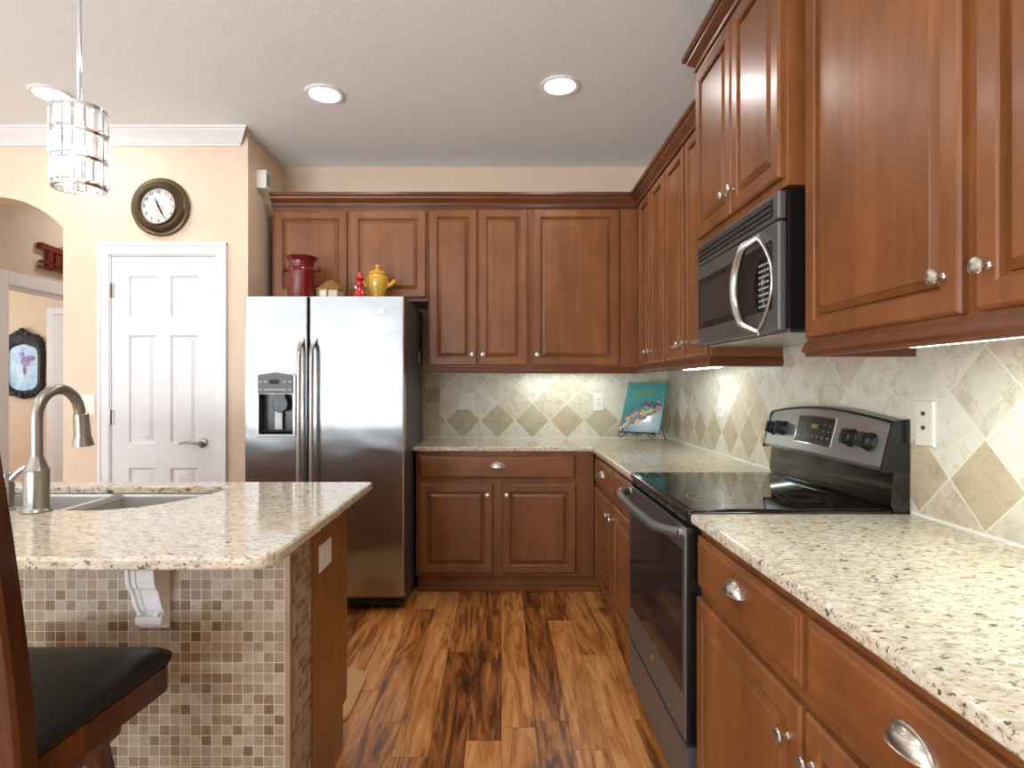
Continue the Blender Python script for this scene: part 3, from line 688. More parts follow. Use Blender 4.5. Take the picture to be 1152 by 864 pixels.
# corbel: two scrolled side profiles with a rounded nose between a back plate and a foot
c0, c1 = -0.957, -0.887
cb = MB()
pz = [(0.0, 0.8825), (0.070, 0.8825), (0.070, 0.84), (0.066, 0.79), (0.060, 0.768), (0.050, 0.760), (0.044, 0.745), (0.036, 0.720), (0.024, 0.698), (0.017, 0.688), (0.017, 0.684), (0.034, 0.682), (0.034, 0.664), (0.030, 0.658), (0.0, 0.658)]
cb.prism([(c0, KY-0.001-o, z) for o, z in pz], (c1-c0, 0, 0), 0.002, 1)
for xo in (c0-0.002, c1-0.008):                            # raised edges that follow the scroll
    cb.prism([(xo, KY-0.01, 0.882)]+[(xo, KY-0.006-o, z) for o, z in pz[1:10]]+[(xo, KY-0.01, 0.69)], (0.010, 0, 0))
for xo in (c0+0.016,):
    cb.prism([(xo, KY-0.01, 0.882)]+[(xo, KY-0.004-o, z) for o, z in pz[1:10]]+[(xo, KY-0.01, 0.69)], (0.007, 0, 0))
cb.box(c0-0.004, c1+0.004, KY-0.010, KY+0.002, 0.645, 0.8835, 0.002)
for xo in (c0+0.012, c1-0.012): cb.ball((xo, KY-0.033, 0.690), 0.007, 12)
cb.done('corbel', M['white_trim'], t, 30)

# ------------------------------------------------------------------ wall plates
def plate(label, c, U, N, w, h, kind, mat='white_plastic', th=0.006):
    c, U, N = Vector(c), Vector(U), Vector(N); Z = Vector((0,0,1))
    t = thing('wall_plate' if kind == 'jack' else 'light_switch' if kind.startswith('switch') else 'wall_outlet', label, {'jack': 'wall plate'}.get(kind, 'switch' if kind.startswith('switch') else 'outlet'), c)
    MB().panel(c-U*(w/2)-Z*(h/2), U, N, w, h, [(0,0),(0,th*0.6),(0.003,th)]).done('cover', M[mat], t)
    def pan(name, du, dz, pw, ph, m, t0=th, d=0.003):
        MB().panel(c+U*(du-pw/2)+Z*(dz-ph/2), U, N, pw, ph, [(0,t0-0.001),(0,t0+d*0.6),(0.002,t0+d)]).done(name, M[m], t)
    if kind == 'switch2':
        for du in (-0.022, 0.022): pan('rocker', du, 0, 0.032, 0.066, mat)
    elif kind == 'switch1': pan('rocker', 0, 0, 0.032, 0.066, mat)
    elif kind == 'outlet':
        for dz in (-0.02, 0.02):
            pan('socket', 0, dz, 0.03, 0.028, mat)
            for du in (-0.006, 0.006): pan('slot', du, dz+0.002, 0.003, 0.009, 'dark_slot', th+0.003, 0.0006)
    elif kind == 'outletw':
        for du in (-0.024, 0.024): pan('socket', du, 0, 0.03, 0.03, mat)
    elif kind == 'jack':
        for dz in (0.028, -0.012):
            MB().lathe([(0.006,th-0.001),(0.006,th+0.004),(0.003,th+0.006)], c+Z*dz, N, 10).done('jack', M['bronze'], t)
    return t
BT = 0.010                                           # tile thickness
plate('almond wall plate with two small jacks on the near right backsplash', (RX-BT, 1.656, 1.181), UY, Wd, 0.072, 0.128, 'jack', 'almond_plastic', 0.008)
plate('white outlet on the right backsplash beyond the range', (RX-BT, 3.19, 1.181), UY, Wd, 0.075, 0.125, 'outlet')
plate('white double switch on the back backsplash near the refrigerator', (-0.25, BY-BT, 1.181), UX, S, 0.125, 0.125, 'switch2')
plate('white outlet on the back backsplash near the cookbook', (0.703, BY-BT, 1.175), UX, S, 0.078, 0.128, 'outlet')
plate('white double light switch on the peach wall beside the pantry door', (-2.562, PY, 1.172), UX, S, 0.088, 0.125, 'switch2')
t = plate('white outlet plate on the wood end panel of the island', (KX+0.004, 1.862, 0.752), (0,1,0), (1,0,0), 0.115, 0.08, 'outletw')

# ------------------------------------------------------------------ backsplash
t = thing('tile_backsplash', 'diamond-set stone tile backsplash on the back wall', 'backsplash', (0, BY, 0.914))
o = MB().box(-0.44, RX-BT-0.0005, BY-BT, BY-0.0005, 0.9145, 1.399).done('diamond_tiles', M['tile_back'], t); t2 = t
def object_coords_world(o):                          # shift the mesh so its object coordinates equal room coordinates
    off = Vector((0,0,0)); q = o.parent
    while q is not None: off += q.location; q = q.parent
    o.data.transform(Matrix.Translation(off)); o.location = Vector(o.location)-off
object_coords_world(o)
o = MB().box(-0.547, -0.4402, BY-BT, BY-0.0005, 0.9145, 1.399).done('border_tiles', M['border_tile'], t); object_coords_world(o)
MB().box(-0.547, RX-BT, BY-BT-0.005, BY-BT, 0.914, 0.920).done('caulk_line', M['caulk'], t)
t = thing('tile_backsplash', 'diamond-set stone tile backsplash along the right wall', 'backsplash', (RX, 2.2, 0.914))
o = MB().box(RX-BT, RX-0.0005, 0.0, BY-BT-0.0005, 0.9145, 1.399).box(RX-BT, RX-0.0005, 1.72, 2.50, 1.399, 1.47).done('diamond_tiles', M['tile_right'], t); object_coords_world(o)
MB().box(RX-BT-0.005, RX-BT, 0.0, 1.713, 0.914, 0.921).box(RX-BT-0.005, RX-BT, 2.503, BY-BT, 0.914, 0.921).done('caulk_line', M['caulk'], t)
for o in bpy.data.objects:                            # the mosaic is laid out in room coordinates too
    if o.name.startswith('tiled_knee_wall'): object_coords_world(o)

# ------------------------------------------------------------------ refrigerator
FX0, FX1, FY = -1.458, -0.548, 3.32
t = thing('refrigerator', 'stainless side-by-side refrigerator with a water dispenser', 'refrigerator', (-1.0, 3.7, 0))
MB().box(FX0+0.008, FX1-0.002, FY+0.075, 4.10, 0.03, 1.797, 0.006).done('case', M['fridge_side'], t)
gx = -1.092                                          # gap between the doors
def fdoor(x0, x1, cut=None):
    mb = MB(); r = 0.022
    pts = [(x0, FY+0.07)] + [(x0+0.012-0.012*math.cos(a), FY+0.012-0.012*math.sin(a)+0.002) for a in (0, PI/4, PI/2)] + \
          [(x0+(x1-x0)*k/10, FY+0.002-0.004*math.sin(PI*k/10)) for k in range(1, 10)] + [(x1-0.012+0.012*math.sin(a), FY+0.012-0.012*math.cos(a)+0.002) for a in (0, PI/4, PI/2)] + [(x1, FY+0.07)]
    mb.prism([(x, y, 0.095) for x, y in pts], (0, 0, 1.70))
    return mb
frz = fdoor(FX0, gx-0.004).done('freezer_door', M['stainless'], t, 25)
frg = fdoor(gx+0.004, FX1).done('fresh_food_door', M['stainless'], t, 25)
MB().box(FX0+0.02, FX1-0.02, FY+0.045, FY+0.12, 0.03, 0.088, 0.004).box(FX0+0.05, FX1-0.05, FY+0.036, FY+0.046, 0.038, 0.046).box(FX0+0.05, FX1-0.05, FY+0.036, FY+0.046, 0.054, 0.062).box(FX0+0.05, FX1-0.05, FY+0.036, FY+0.046, 0.070, 0.078).done('base_grille', M['black_plastic'], t)
for x in (FX0+0.08, FX1-0.08):
    MB().lathe([(0.022,0),(0.022,0.03)], (x, FY+0.12, 0.0), (0,0,1), 14).lathe([(0.022,0),(0.022,0.03)], (x, 4.0, 0.0), (0,0,1), 14).done('foot', M['black_plastic'], t)
for x in (FX0+0.05, gx, FX1-0.05):
    MB().box(x-0.035, x+0.035, FY+0.01, FY+0.13, 1.792, 1.798, 0.002).done('hinge_cover', M['grey_plastic'], t)
def handle(parent, x):
    pts = []
    for k in range(21):
        u = k/20; z = 0.50+u*1.045; b = min(1, min(u, 1-u)*16)
        pts.append((x, FY-0.008-0.045*math.sin(b*PI/2)-0.006*math.sin(PI*u), z))
    MB().tube(pts, [0.013]*21, 12).done('handle', M['stainless_light'], parent)
    for hz in (1.545, 0.50): MB().lathe([(0.016,0),(0.015,0.02)], (x, FY, hz), S, 12).done('handle_mount', M['stainless_light'], parent)
handle(frz, gx-0.035); handle(frg, gx+0.035)
# dispenser
dx0, dx1, dz0, dz1 = -1.385, -1.160, 1.0, 1.375
dm = MB().prism([(dx0, FY-0.004, dz0), (dx1, FY-0.004, dz0), (dx1, FY-0.004, dz1-0.03), (dx1-0.015, FY-0.004, dz1-0.012), ((dx0+dx1)/2, FY-0.004, dz1), (dx0+0.015, FY-0.004, dz1-0.012), (dx0, FY-0.004, dz1-0.03)][::-1], (0, -0.008, 0), 0.003)
disp = dm.done('dispenser_bezel', M['stainless_light'], t)
MB().prism([(dx0+0.012, FY-0.010, 1.245), (dx1-0.012, FY-0.010, 1.245), (dx1-0.012, FY-0.010, dz1-0.022), ((dx0+dx1)/2, FY-0.010, dz1-0.008), (dx0+0.012, FY-0.010, dz1-0.022)][::-1], (0, -0.006, 0), 0.002).done('control_panel', M['panel_grey'], disp)
MB().box(-1.306, -1.252, FY-0.0175, FY-0.0155, 1.300, 1.325).done('display', M['dark_slot'], disp)
ic = MB()
for x in (-1.358, -1.33, -1.22, -1.19):
    for z in (1.312, 1.268): ic.box(x-0.007, x+0.007, FY-0.0168, FY-0.0155, z-0.004, z+0.004)
ic.box(-1.325, -1.225, FY-0.0168, FY-0.0155, 1.264, 1.272); ic.done('buttons', M['key_grey'], disp)
bx0, bx1 = dx0+0.016, dx1-0.016
cutter = MB().box(bx0, bx1, FY-0.05, FY+0.058, dz0+0.016, 1.244).done('cutter', M['black_plastic'])
for target in (frz, disp):
    target.modifiers.clear(); bm_ = target.modifiers.new('recess', 'BOOLEAN'); bm_.operation = 'DIFFERENCE'; bm_.object = cutter; bm_.solver = 'EXACT'
    dg = bpy.context.evaluated_depsgraph_get(); dg.update(); me = bpy.data.meshes.new_from_object(target.evaluated_get(dg))
    target.modifiers.clear(); target.data = me
    for p in me.polygons: p.use_smooth = True
    me.set_sharp_from_angle(angle=math.radians(22)); wn = target.modifiers.new('weighted_normals', 'WEIGHTED_NORMAL'); wn.keep_sharp = True; wn.weight = 90
bpy.data.objects.remove(cutter)
nb = MB(); q0, q1 = FY-0.002, FY+0.057; zc0, zc1 = dz0+0.0165, 1.2435; e = 0.0005
nb.rings([[(bx0+e, q0, zc0), (bx1-e, q0, zc0), (bx1-e, q0, zc1), (bx0+e, q0, zc1)], [(bx0+0.004, q1, zc0+0.012), (bx1-0.004, q1, zc0+0.012), (bx1-0.004, q1, zc1), (bx0+0.004, q1, zc1)]], False, True)
nb.done('recess', M['recess_grey'], disp)
for k in range(1): MB().box(bx0+0.006, bx1-0.006, FY+0.004, FY+0.052, dz0+0.029, dz0+0.033, 0.001).done('drip_tray', M['black_plastic'], disp)
MB().box(bx0+0.075, bx1-0.075, FY+0.030, FY+0.036, 1.04, 1.21, 0.002).done('paddle', M['clear_acrylic'], disp)
MB().lathe([(0.002,0),(0.046,0.0),(0.046,0.008),(0.040,0.012)], (-1.255, FY+0.012, 1.185), S, 24).box(-1.285, -1.225, FY+0.002, FY+0.05, 1.195, 1.243, 0.004).done('spout_cap', M['dark_grey_plastic'], disp)
MB().lathe([(0.0165,0),(0.0165,0.003),(0.013,0.0045)], (-0.675, FY-0.001, 1.716), S, 24).done('emblem', M['chrome'], frg)
for z, w in ((1.565, 0.02), (1.48, 0.012), (1.33, 0.008)):
    MB().box(FX1-0.004, FX1+0.003, 3.93-w, 3.93+w, z-0.035, z+0.035, 0.002).done('side_magnet', M['white_plastic'] if z < 1.5 and z > 1.4 else M['black_plastic'], t)

# things on top of the refrigerator
FT = 1.7985
cy = 3.62
t = thing('ceramic_crock', 'tall dark red glazed crock with two side knobs on the refrigerator', 'crock', (-1.228, cy, FT))
cxx = -1.232
MB().lathe([(0.076,0),(0.082,0.006),(0.084,0.06),(0.084,0.190),(0.083,0.198),(0.087,0.203),(0.085,0.210),(0.074,0.220),(0.074,0.250),(0.082,0.262),(0.094,0.273),(0.097,0.281),(0.092,0.286),(0.074,0.281),(0.070,0.20),(0.070,0.05),(0.03,0.02)], (cxx,cy,FT), (0,0,1), 32).done('body', M['red_glaze'], t)
for s in (-1, 1):
    MB().lathe([(0.014,0),(0.010,0.012),(0.014,0.02),(0.019,0.028),(0.014,0.038),(0.004,0.041)], (cxx+s*0.078, cy, FT+0.205), (s,0,0.12), 14).done('side_knob', M['red_glaze'], t)
t = thing('ceramic_house', 'small cream ceramic house with a golden brown roof on the refrigerator', 'ornament', (-1.05, cy, FT))
xh = -1.052
MB().lathe([(0.078,0),(0.08,0.01),(0.078,0.085),(0.07,0.088)], (xh,cy,FT), (0,0,1), 8).done('walls', M['cream_glaze'], t)
rf = MB().lathe([(0.09,0.074),(0.092,0.082),(0.06,0.110),(0.03,0.134),(0.012,0.142),(0.001,0.145)], (xh,cy,FT), (0,0,1), 8)
for k in range(8):
    a = 2*PI*k/8; rf.tube([(xh+0.081*math.cos(a), cy+0.081*math.sin(a), FT), (xh+0.083*math.cos(a), cy+0.083*math.sin(a), FT+0.078)], 0.006, 6)
rf.done('roof', M['gold_roof'], t)
xr = -0.858
t = thing('red_figurine', 'small bright red ceramic figurine beside the yellow jar', 'figurine', (xr, cy-0.06, FT))
MB().lathe([(0.040,0),(0.044,0.006),(0.040,0.04),(0.033,0.066),(0.020,0.080),(0.017,0.09),(0.026,0.10),(0.026,0.11),(0.016,0.122),(0.018,0.13),(0.027,0.145),(0.024,0.162),(0.014,0.172),(0.012,0.178),(0.004,0.182)], (xr,cy-0.06,FT), (0,0,1), 20).done('body', M['red_ceramic'], t)
xy = -0.777; jy = cy+0.06
t = thing('lidded_jar', 'mustard yellow lidded ceramic jar with ear handles on the refrigerator', 'jar', (xy, jy, FT))
MB().lathe([(0.050,0),(0.054,0.006),(0.046,0.03),(0.050,0.06),(0.064,0.11),(0.071,0.145),(0.069,0.168),(0.056,0.185),(0.054,0.19)], (xy,jy,FT), (0,0,1), 28).done('body', M['mustard_glaze'], t)
MB().lathe([(0.060,0.190),(0.060,0.196),(0.046,0.210),(0.020,0.219),(0.010,0.222),(0.010,0.228),(0.016,0.236),(0.013,0.246),(0.003,0.252)], (xy,jy,FT), (0,0,1), 28).done('lid', M['mustard_glaze'], t)
for s in (-1, 1):
    MB().tube([(xy+s*0.055, jy, FT+0.118), (xy+s*0.085, jy, FT+0.126), (xy+s*0.102, jy, FT+0.142), (xy+s*0.112, jy, FT+0.158)], [0.018,0.014,0.013,0.006], 10).done('ear_handle', M['mustard_glaze'], t)

# ------------------------------------------------------------------ clock
kx, kz = -2.107, 2.394
t = thing('wall_clock', 'round bronze-rimmed wall clock above the pantry door', 'clock', (kx, PY, kz))
MB().lathe([(0.165,0),(0.178,0.004),(0.181,0.014),(0.176,0.024),(0.166,0.028),(0.158,0.026),(0.152,0.032),(0.140,0.042),(0.128,0.048),(0.124,0.058),(0.118,0.062),(0.112,0.058),(0.110,0.030),(0.02,0.029)], (kx,PY-0.0005,kz), S, 56).done('rim', M['bronze'], t)
MB().lathe([(0.109,0.030),(0.109,0.032)], (kx,PY,kz), S, 48).done('face', M['clock_face'], t)
nm = bmesh.new()
for h in range(1, 13):
    me = text_mesh(str(h), 0.026); a = PI/2-h*PI/6
    tmp = bmesh.new(); tmp.from_mesh(me); bmesh.ops.transform(tmp, matrix=Matrix.Translation((kx+0.088*math.cos(a), PY-0.0335, kz+0.088*math.sin(a))) @ Matrix.Rotation(PI/2, 4, 'X'), verts=tmp.verts)
    tm = bpy.data.meshes.new('tmp'); tmp.to_mesh(tm); tmp.free(); nm.from_mesh(tm); bpy.data.meshes.remove(tm); bpy.data.meshes.remove(me)
mb = MB(); mb.bm.free(); mb.bm = nm; mb.done('numerals', M['iron'], t)
def hand(ang, L, w, y):
    a = math.radians(ang); d = Vector((math.sin(a), 0, math.cos(a))); n = Vector((d.z, 0, -d.x)); c = Vector((kx, y, kz))
    MB().prism([c-d*0.02-n*w*0.5, c+d*L*0.45-n*w, c+d*L, c+d*L*0.45+n*w, c-d*0.02+n*w*0.5], (0, -0.0015, 0)).done('hand', M['iron'], t)
hand(-24, 0.058, 0.005, PY-0.036); hand(154, 0.085, 0.0045, PY-0.038)
MB().lathe([(0.007,0.036),(0.007,0.042)], (kx,PY,kz), S, 12).done('hub', M['iron'], t)

# sensor on the alcove wall
t = thing('wall_chime_box', 'small white chime box high on the alcove wall beside the cabinet crown', 'chime', (PX, 3.79, 2.62))
MB().box(PX, PX+0.062, 3.765, 3.835, 2.562, 2.678, 0.004).done('housing', M['white_plastic'], t)
g = MB()
for k in range(7): g.box(PX+0.0615, PX+0.0645, 3.775, 3.825, 2.580+k*0.012, 2.586+k*0.012)
g.done('grille', M['grey_plastic'], t)

# wooden sled above the hall doorway
t = thing('wooden_sled', 'small red-brown wooden sled hung above the hall doorway', 'sled', (HX, 4.75, 2.21))
SX = HX+0.002
for z, y0 in ((2.262, 4.55), (2.217, 4.54)):
    MB().bar([(SX+0.02, y0, z), (SX+0.02, y0+0.7, z)], 0.03, 0.016, (1,0,0)).done('runner', M['red_wood'], t)
MB().prism([(SX, 4.54, 2.405), (SX, 5.25, 2.375), (SX, 5.25, 2.345), (SX, 4.54, 2.355)], (0.04, 0, 0), 0.003).done('top_rail', M['red_wood'], t)
for y in (4.62, 5.1): MB().box(SX+0.0, SX+0.035, y, y+0.05, 2.205, 2.385, 0.003).done('crosspiece', M['red_wood'], t)
MB().box(SX+0.01, SX+0.028, 4.70, 5.2, 2.235, 2.36, 0.003).done('deck', M['red_wood'], t)
MB().tube([(SX+0.03, 4.68, 2.375), (SX+0.03, 4.85, 2.45), (SX+0.02, 5.0, 2.52), (SX+0.03, 5.06, 2.50), (SX+0.03, 5.2, 2.37)], 0.004, 6).done('cord', M['iron'], t)

# ornate framed picture in the far room
fcx, fcz, fy2 = -5.04, 1.52, 6.2
t = thing('framed_picture', 'ornate black carved frame round a pale blue picture on the far wall', 'picture', (fcx, fy2, fcz))
def orn(hw, z0, z1, arch, n=40, wob=0.0):
    pts = []
    for k in range(n):
        a = 2*PI*k/n; c, s_ = math.cos(a), math.sin(a)
        ex = 0.35; x = hw*math.copysign(abs(c)**ex, c); z = math.copysign(abs(s_)**ex, s_)
        z = (z1-fcz)*z if z > 0 else (fcz-z0)*z
        z += arch*math.exp(-(x/(hw*0.55))**2)*(1 if s_ > 0 else -0.7)
        q = 1+wob*math.sin(k*PI/1.0*0.5+0.4)
        pts.append((x*q, z*q))
    return pts
o_, i_ = orn(0.226, 1.20, 1.82, 0.06, 64, 0.02), orn(0.155, 1.265, 1.70, 0.035, 64)
mb = MB(); prof = [(0,0.0),(0,0.02),(0.3,0.045),(0.6,0.04),(0.9,0.03),(1.0,0.02),(1.0,0.0)]
mb.rings([[(fcx+o[0]*(1-f)+i[0]*f, fy2-0.001-h, fcz+o[1]*(1-f)+i[1]*f) for o, i in zip(o_, i_)] for f, h in prof], False, False)
for k in range(0, 64, 2): mb.ball((fcx+o_[k][0]*0.94, fy2-0.025, fcz+o_[k][1]*0.94), 0.02, 8)
for k in range(1, 64, 3): mb.ball((fcx+o_[k][0]*0.82, fy2-0.035, fcz+o_[k][1]*0.84), 0.014, 8)
for x, z, r in ((0,1.87,0.035),(-0.05,1.85,0.026),(0.05,1.85,0.026),(0,1.20,0.04),(-0.06,1.215,0.03),(0.06,1.215,0.03)): mb.ball((fcx+x, fy2-0.03, z), r, 8)
mb.done('frame', M['carved_frame'], t, 60)
mb = MB(); mb.rings([[(fcx+p[0]*1.02, fy2-0.004, fcz+p[1]*1.02) for p in i_], [(fcx+p[0]*1.02, fy2-0.012, fcz+p[1]*1.02) for p in i_]])
pic = mb.done('picture', M['blue_picture'], t)
mb = MB()
for c, r, sc in (((fcx+0.02, 1.55), 0.05, (1,0.05,1.1)), ((fcx+0.075, 1.585), 0.05, (1.1,0.05,0.6)), ((fcx-0.01, 1.62), 0.03, (0.8,0.05,1.0)), ((fcx+0.01, 1.46), 0.04, (0.5,0.05,1.3))):
    mb.ball((c[0], fy2-0.0135, c[1]), r, 12, sc)
mb.done('painted_motif', M['violet_paint'], pic)

# ------------------------------------------------------------------ cookbook on an easel
bx, by, bz = 0.93, 3.95, 0.972
tilt = 0.42; yaw = -0.64
t = thing('cookbook', 'teal cookbook with a floral banner cover leaning on a wire easel', 'book', (bx, by, bz))
def tb(x, y, z):                                       # book frame: x across, y out of cover, z up the cover -> room
    x, z = x*1.2, z*1.2
    back = -y*math.cos(tilt)+z*math.sin(tilt); up = y*math.sin(tilt)+z*math.cos(tilt)
    c, s_ = math.cos(yaw), math.sin(yaw)
    return (bx+x*c-back*s_, by+x*s_+back*c, bz+up)
def tbox(mb, x0, x1, y0, y1, z0, z1):
    q = lambda y: [tb(x0,y,z0), tb(x1,y,z0), tb(x1,y,z1), tb(x0,y,z1)]
    return mb.rings([q(y0), q(y1)])
tbox(MB(), -0.118, 0.118, 0.012, 0.016, 0, 0.305).done('front_cover', M['book_cover'], t)
tbox(MB(), -0.114, 0.114, 0.001, 0.012, 0.003, 0.302).done('pages', M['paper'], t)
tbox(MB(), -0.118, 0.118, -0.003, 0.001, 0, 0.305).done('back_cover', M['book_cover'], t)
art = MB()
def blob(mb, x, z, r, y=0.0165, sx=1.0, sz=1.0):
    ring = [tb(x+r*sx*math.cos(2*PI*k/9), y, z+r*sz*math.sin(2*PI*k/9)) for k in range(9)]
    ring2 = [tb(x+r*sx*math.cos(2*PI*k/9), y-0.0008, z+r*sz*math.sin(2*PI*k/9)) for k in range(9)]
    mb.rings([ring2, ring])
dk = MB()
for k in range(26):
    u = k/25; x = -0.105+u*0.20; z = 0.022+u*0.125
    blob(art, x+random.uniform(-.006,.006), z+random.uniform(-.01,.012), random.uniform(0.011,0.018))
    if k > 3: blob(art, x-0.01, z+0.042+random.uniform(-.01,.01), random.uniform(0.007,0.013))
    if k % 3 == 0: blob(dk, x+0.004, z+random.uniform(-.012,.03), random.uniform(0.008,0.014), 0.0172)
dk2 = MB()
for k in range(10): blob(dk2, 0.0+k*0.011, 0.172+random.uniform(-.012,.012), random.uniform(0.008,0.014), 0.0172)
art.done('cover_art', M['book_art'], t); dk.done('dark_flower_pattern', M['book_dark'], t); dk2.done('violet_flower_pattern', M['book_dark'], t)
ti = MB()
for k in range(7): blob(ti, -0.06+k*0.016, 0.243+0.004*math.sin(k*2), 0.008, 0.0165, 0.8, 1.4)
ti.done('cover_lettering', M['book_title'], t)
t = thing('wire_easel', 'small black wrought-iron easel on the corner worktop', 'easel', (bx, by, 0.914))
ez = MB()
def scroll(x, s):
    pts = []
    for k in range(15):
        a = -PI/2+s*k*PI*1.5/14; r = 0.017*(1-k/30)
        pts.append(tb(x+r*math.cos(a)*1.0+0.0, 0.03, -0.018+r*math.sin(a)))
    return pts
ez.tube([tb(-0.115, 0.026, -0.004), tb(0.10, 0.026, -0.004)], 0.0035, 6)
ez.tube([tb(-0.115, 0.026, -0.004), tb(-0.115, 0.028, 0.012)], 0.003, 6); ez.tube([tb(0.10, 0.026, -0.004), tb(0.10, 0.028, 0.012)], 0.003, 6)
for x in (-0.085, 0.075):
    s = 1 if x < 0 else -1
    ez.tube([tb(x, -0.004, -0.004), tb(x, 0.026, -0.004)], 0.003, 6)
    ez.tube([tb(x+s*0.02, 0.026, -0.004), tb(x+s*0.008, 0.03, -0.018), tb(x-s*0.012, 0.032, -0.040), tb(x-s*0.028, 0.03, -0.026), tb(x-s*0.026, 0.028, -0.012), tb(x-s*0.014, 0.028, -0.012)], 0.003, 6)
ez.tube([tb(-0.04, 0.026, -0.004), tb(-0.022, 0.03, -0.022), tb(-0.004, 0.028, -0.006), tb(0.014, 0.03, -0.022), tb(0.032, 0.026, -0.004)], 0.0028, 6)
ez.tube([tb(0, 0.026, -0.004), tb(0, 0.034, -0.042)], 0.003, 6)
for x in (-0.085, 0.075): ez.tube([tb(x, -0.007, -0.01), tb(x*0.7, -0.007, 0.15), tb(x*0.25, -0.007, 0.2)], 0.003, 6)
ez.tube([tb(0.075, -0.007, 0.13), tb(0.125, -0.007, 0.145), tb(0.142, -0.007, 0.16), tb(0.135, -0.007, 0.172), tb(0.126, -0.007, 0.165)], 0.0028, 6)
ez.done('frame', M['iron'], t)
p = Vector(tb(0.06, -0.007, 0.16)); MB().tube([p, (1.135, 4.075, 0.93), (1.138, 4.08, 0.918), (1.142, 4.07, 0.917)], 0.0035, 6).done('rear_leg', M['iron'], t)

# ------------------------------------------------------------------ microwave
mx, my0, my1, mz0, mz1 = 0.845, 1.738, 2.468, 1.448, 1.872
t = thing('over_range_microwave', 'stainless over-the-range microwave with a curved handle', 'microwave', (RX, 2.1, mz0))
MB().box(mx+0.004, RX-0.011, my0, my1, mz0+0.012, mz1, 0.003).done('case', M['black_enamel'], t)
MB().box(mx-0.024, mx+0.004, my0+0.002, my1-0.002, mz0+0.004, mz1-0.092, 0.008, 3).done('door', M['stainless_slate'], t)
MB().box(mx-0.024, mx+0.004, my0+0.002, my1-0.002, mz1-0.088, mz1-0.002, 0.008, 3).done('top_panel', M['stainless_slate'], t)
MB().box(mx-0.0255, mx-0.020, my0+0.035, my1-0.03, mz1-0.074, mz1-0.018, 0.002).done('vent_recess', M['dark_slot'], t)
vg = MB()
for k in range(3): vg.box(mx-0.030, mx-0.0255, my0+0.04, my1-0.035, mz1-0.070+k*0.018, mz1-0.062+k*0.018, 0.001, 1)
vg.done('vent_slats', M['dark_grey_plastic'], t)
MB().box(mx-0.0258, mx-0.022, my0+0.250, my1-0.030, mz0+0.072, mz0+0.277, 0.003).done('window', M['oven_glass'], t)
MB().box(mx-0.0262, mx-0.0255, my0+0.29, my1-0.06, mz0+0.098, mz0+0.252, 0.0).done('window_screen', M['screen_dark'], t)
MB().prism([(mx-0.0258, my0+0.040, mz0+0.078), (mx-0.0258, my0+0.040, mz0+0.275), (mx-0.0258, my0+0.050, mz0+0.284), (mx-0.0258, my0+0.244, mz0+0.277), (mx-0.0258, my0+0.244, mz0+0.072), (mx-0.0258, my0+0.048, mz0+0.072)], (0.004, 0, 0)).done('control_panel', M['oven_glass'], t)
ky = MB()
for r in range(8):
    for c in range(4):
        y = my0+0.066+c*0.0185; z = mz0+0.088+r*0.0185
        ky.box(mx-0.0270, mx-0.0258, y-0.0055, y+0.0055, z-0.003, z+0.003)
ky.done('keypad', M['key_grey'], t)
MB().box(mx-0.0268, mx-0.0258, my0+0.06, my0+0.125, mz0+0.240, mz0+0.262).done('display', M['dark_slot'], t)
yc, zc = my0+0.128, mz0+0.160
hp = []; hr = []; ha = []
for k in range(29):
    q = -1+2*k/28; w = 0.092*(1-q*q)
    hp.append((mx-0.030-0.038*min(1, (1-abs(q))*6), yc+w, zc+0.150*q)); hr.append(0.0125+0.004*(1-q*q))
    ha.append((mx-0.0275, yc-w, zc+0.150*q))
MB().tube(hp, hr, 12).done('handle', M['stainless_light'], t)
MB().tube(ha, [0.004+0.006*abs(-1+2*k/28)**4 for k in range(29)], 8).done('panel_trim', M['stainless_light'], t)
for q in (-1, 1): MB().box(mx-0.036, mx-0.022, yc-0.012, yc+0.014, zc+0.150*q-0.012, zc+0.150*q+0.012, 0.004).done('handle_mount', M['stainless_light'], t)
MB().lathe([(0.009,0),(0.009,0.002)], (mx-0.024, my1-0.03, mz0+0.025), Wd, 14).done('emblem', M['chrome'], t)
MB().box(mx+0.02, RX-0.02, my0+0.03, my1-0.03, mz0, mz0+0.014, 0.004).box(RX-0.16, RX-0.012, my0+0.0, my0+0.12, mz0-0.018, mz0+0.014, 0.006).done('underside', M['stainless_light'], t)

# ------------------------------------------------------------------ range
ry0, ry1 = 1.720, 2.498
t = thing('electric_range', 'black and stainless electric range with a glass cooktop', 'range', (0.85, 2.1, 0))
MB().box(0.578, RX-0.012, ry0, ry1, 0.03, 0.895, 0.003).done('body', M['black_enamel'], t)
for y in (ry0+0.06, ry1-0.06): MB().lathe([(0.02,0),(0.02,0.03)], (0.66, y, 0), (0,0,1), 12).lathe([(0.02,0),(0.02,0.03)], (1.1, y, 0), (0,0,1), 12).done('foot', M['black_plastic'], t)
od = MB().box(0.546, 0.577, ry0+0.004, ry1-0.004, 0.238, 0.872, 0.004).done('oven_door', M['black_enamel'], t)
MB().box(0.540, 0.5465, ry0+0.005, ry1-0.005, 0.239, 0.871, 0.003).done('door_skin', M['stainless_slate'], od)
MB().box(0.5385, 0.542, ry0+0.030, ry1-0.045, 0.375, 0.80, 0.003).done('oven_window', M['oven_glass'], od)
hp = []
for k in range(21):
    u = k/20; hp.append((0.535-0.052*math.sin(PI*min(1, min(u, 1-u)*7)/2)-0.012*math.sin(PI*u), ry0+0.04+u*(ry1-ry0-0.08), 0.848))
MB().tube(hp, 0.0155, 12).done('oven_handle', M['stainless_slate'], od)
for hy in (ry0+0.045, ry1-0.045): MB().lathe([(0.019,0),(0.018,0.012)], (0.541, hy, 0.848), Wd, 14).done('handle_mount', M['stainless_light'], od)
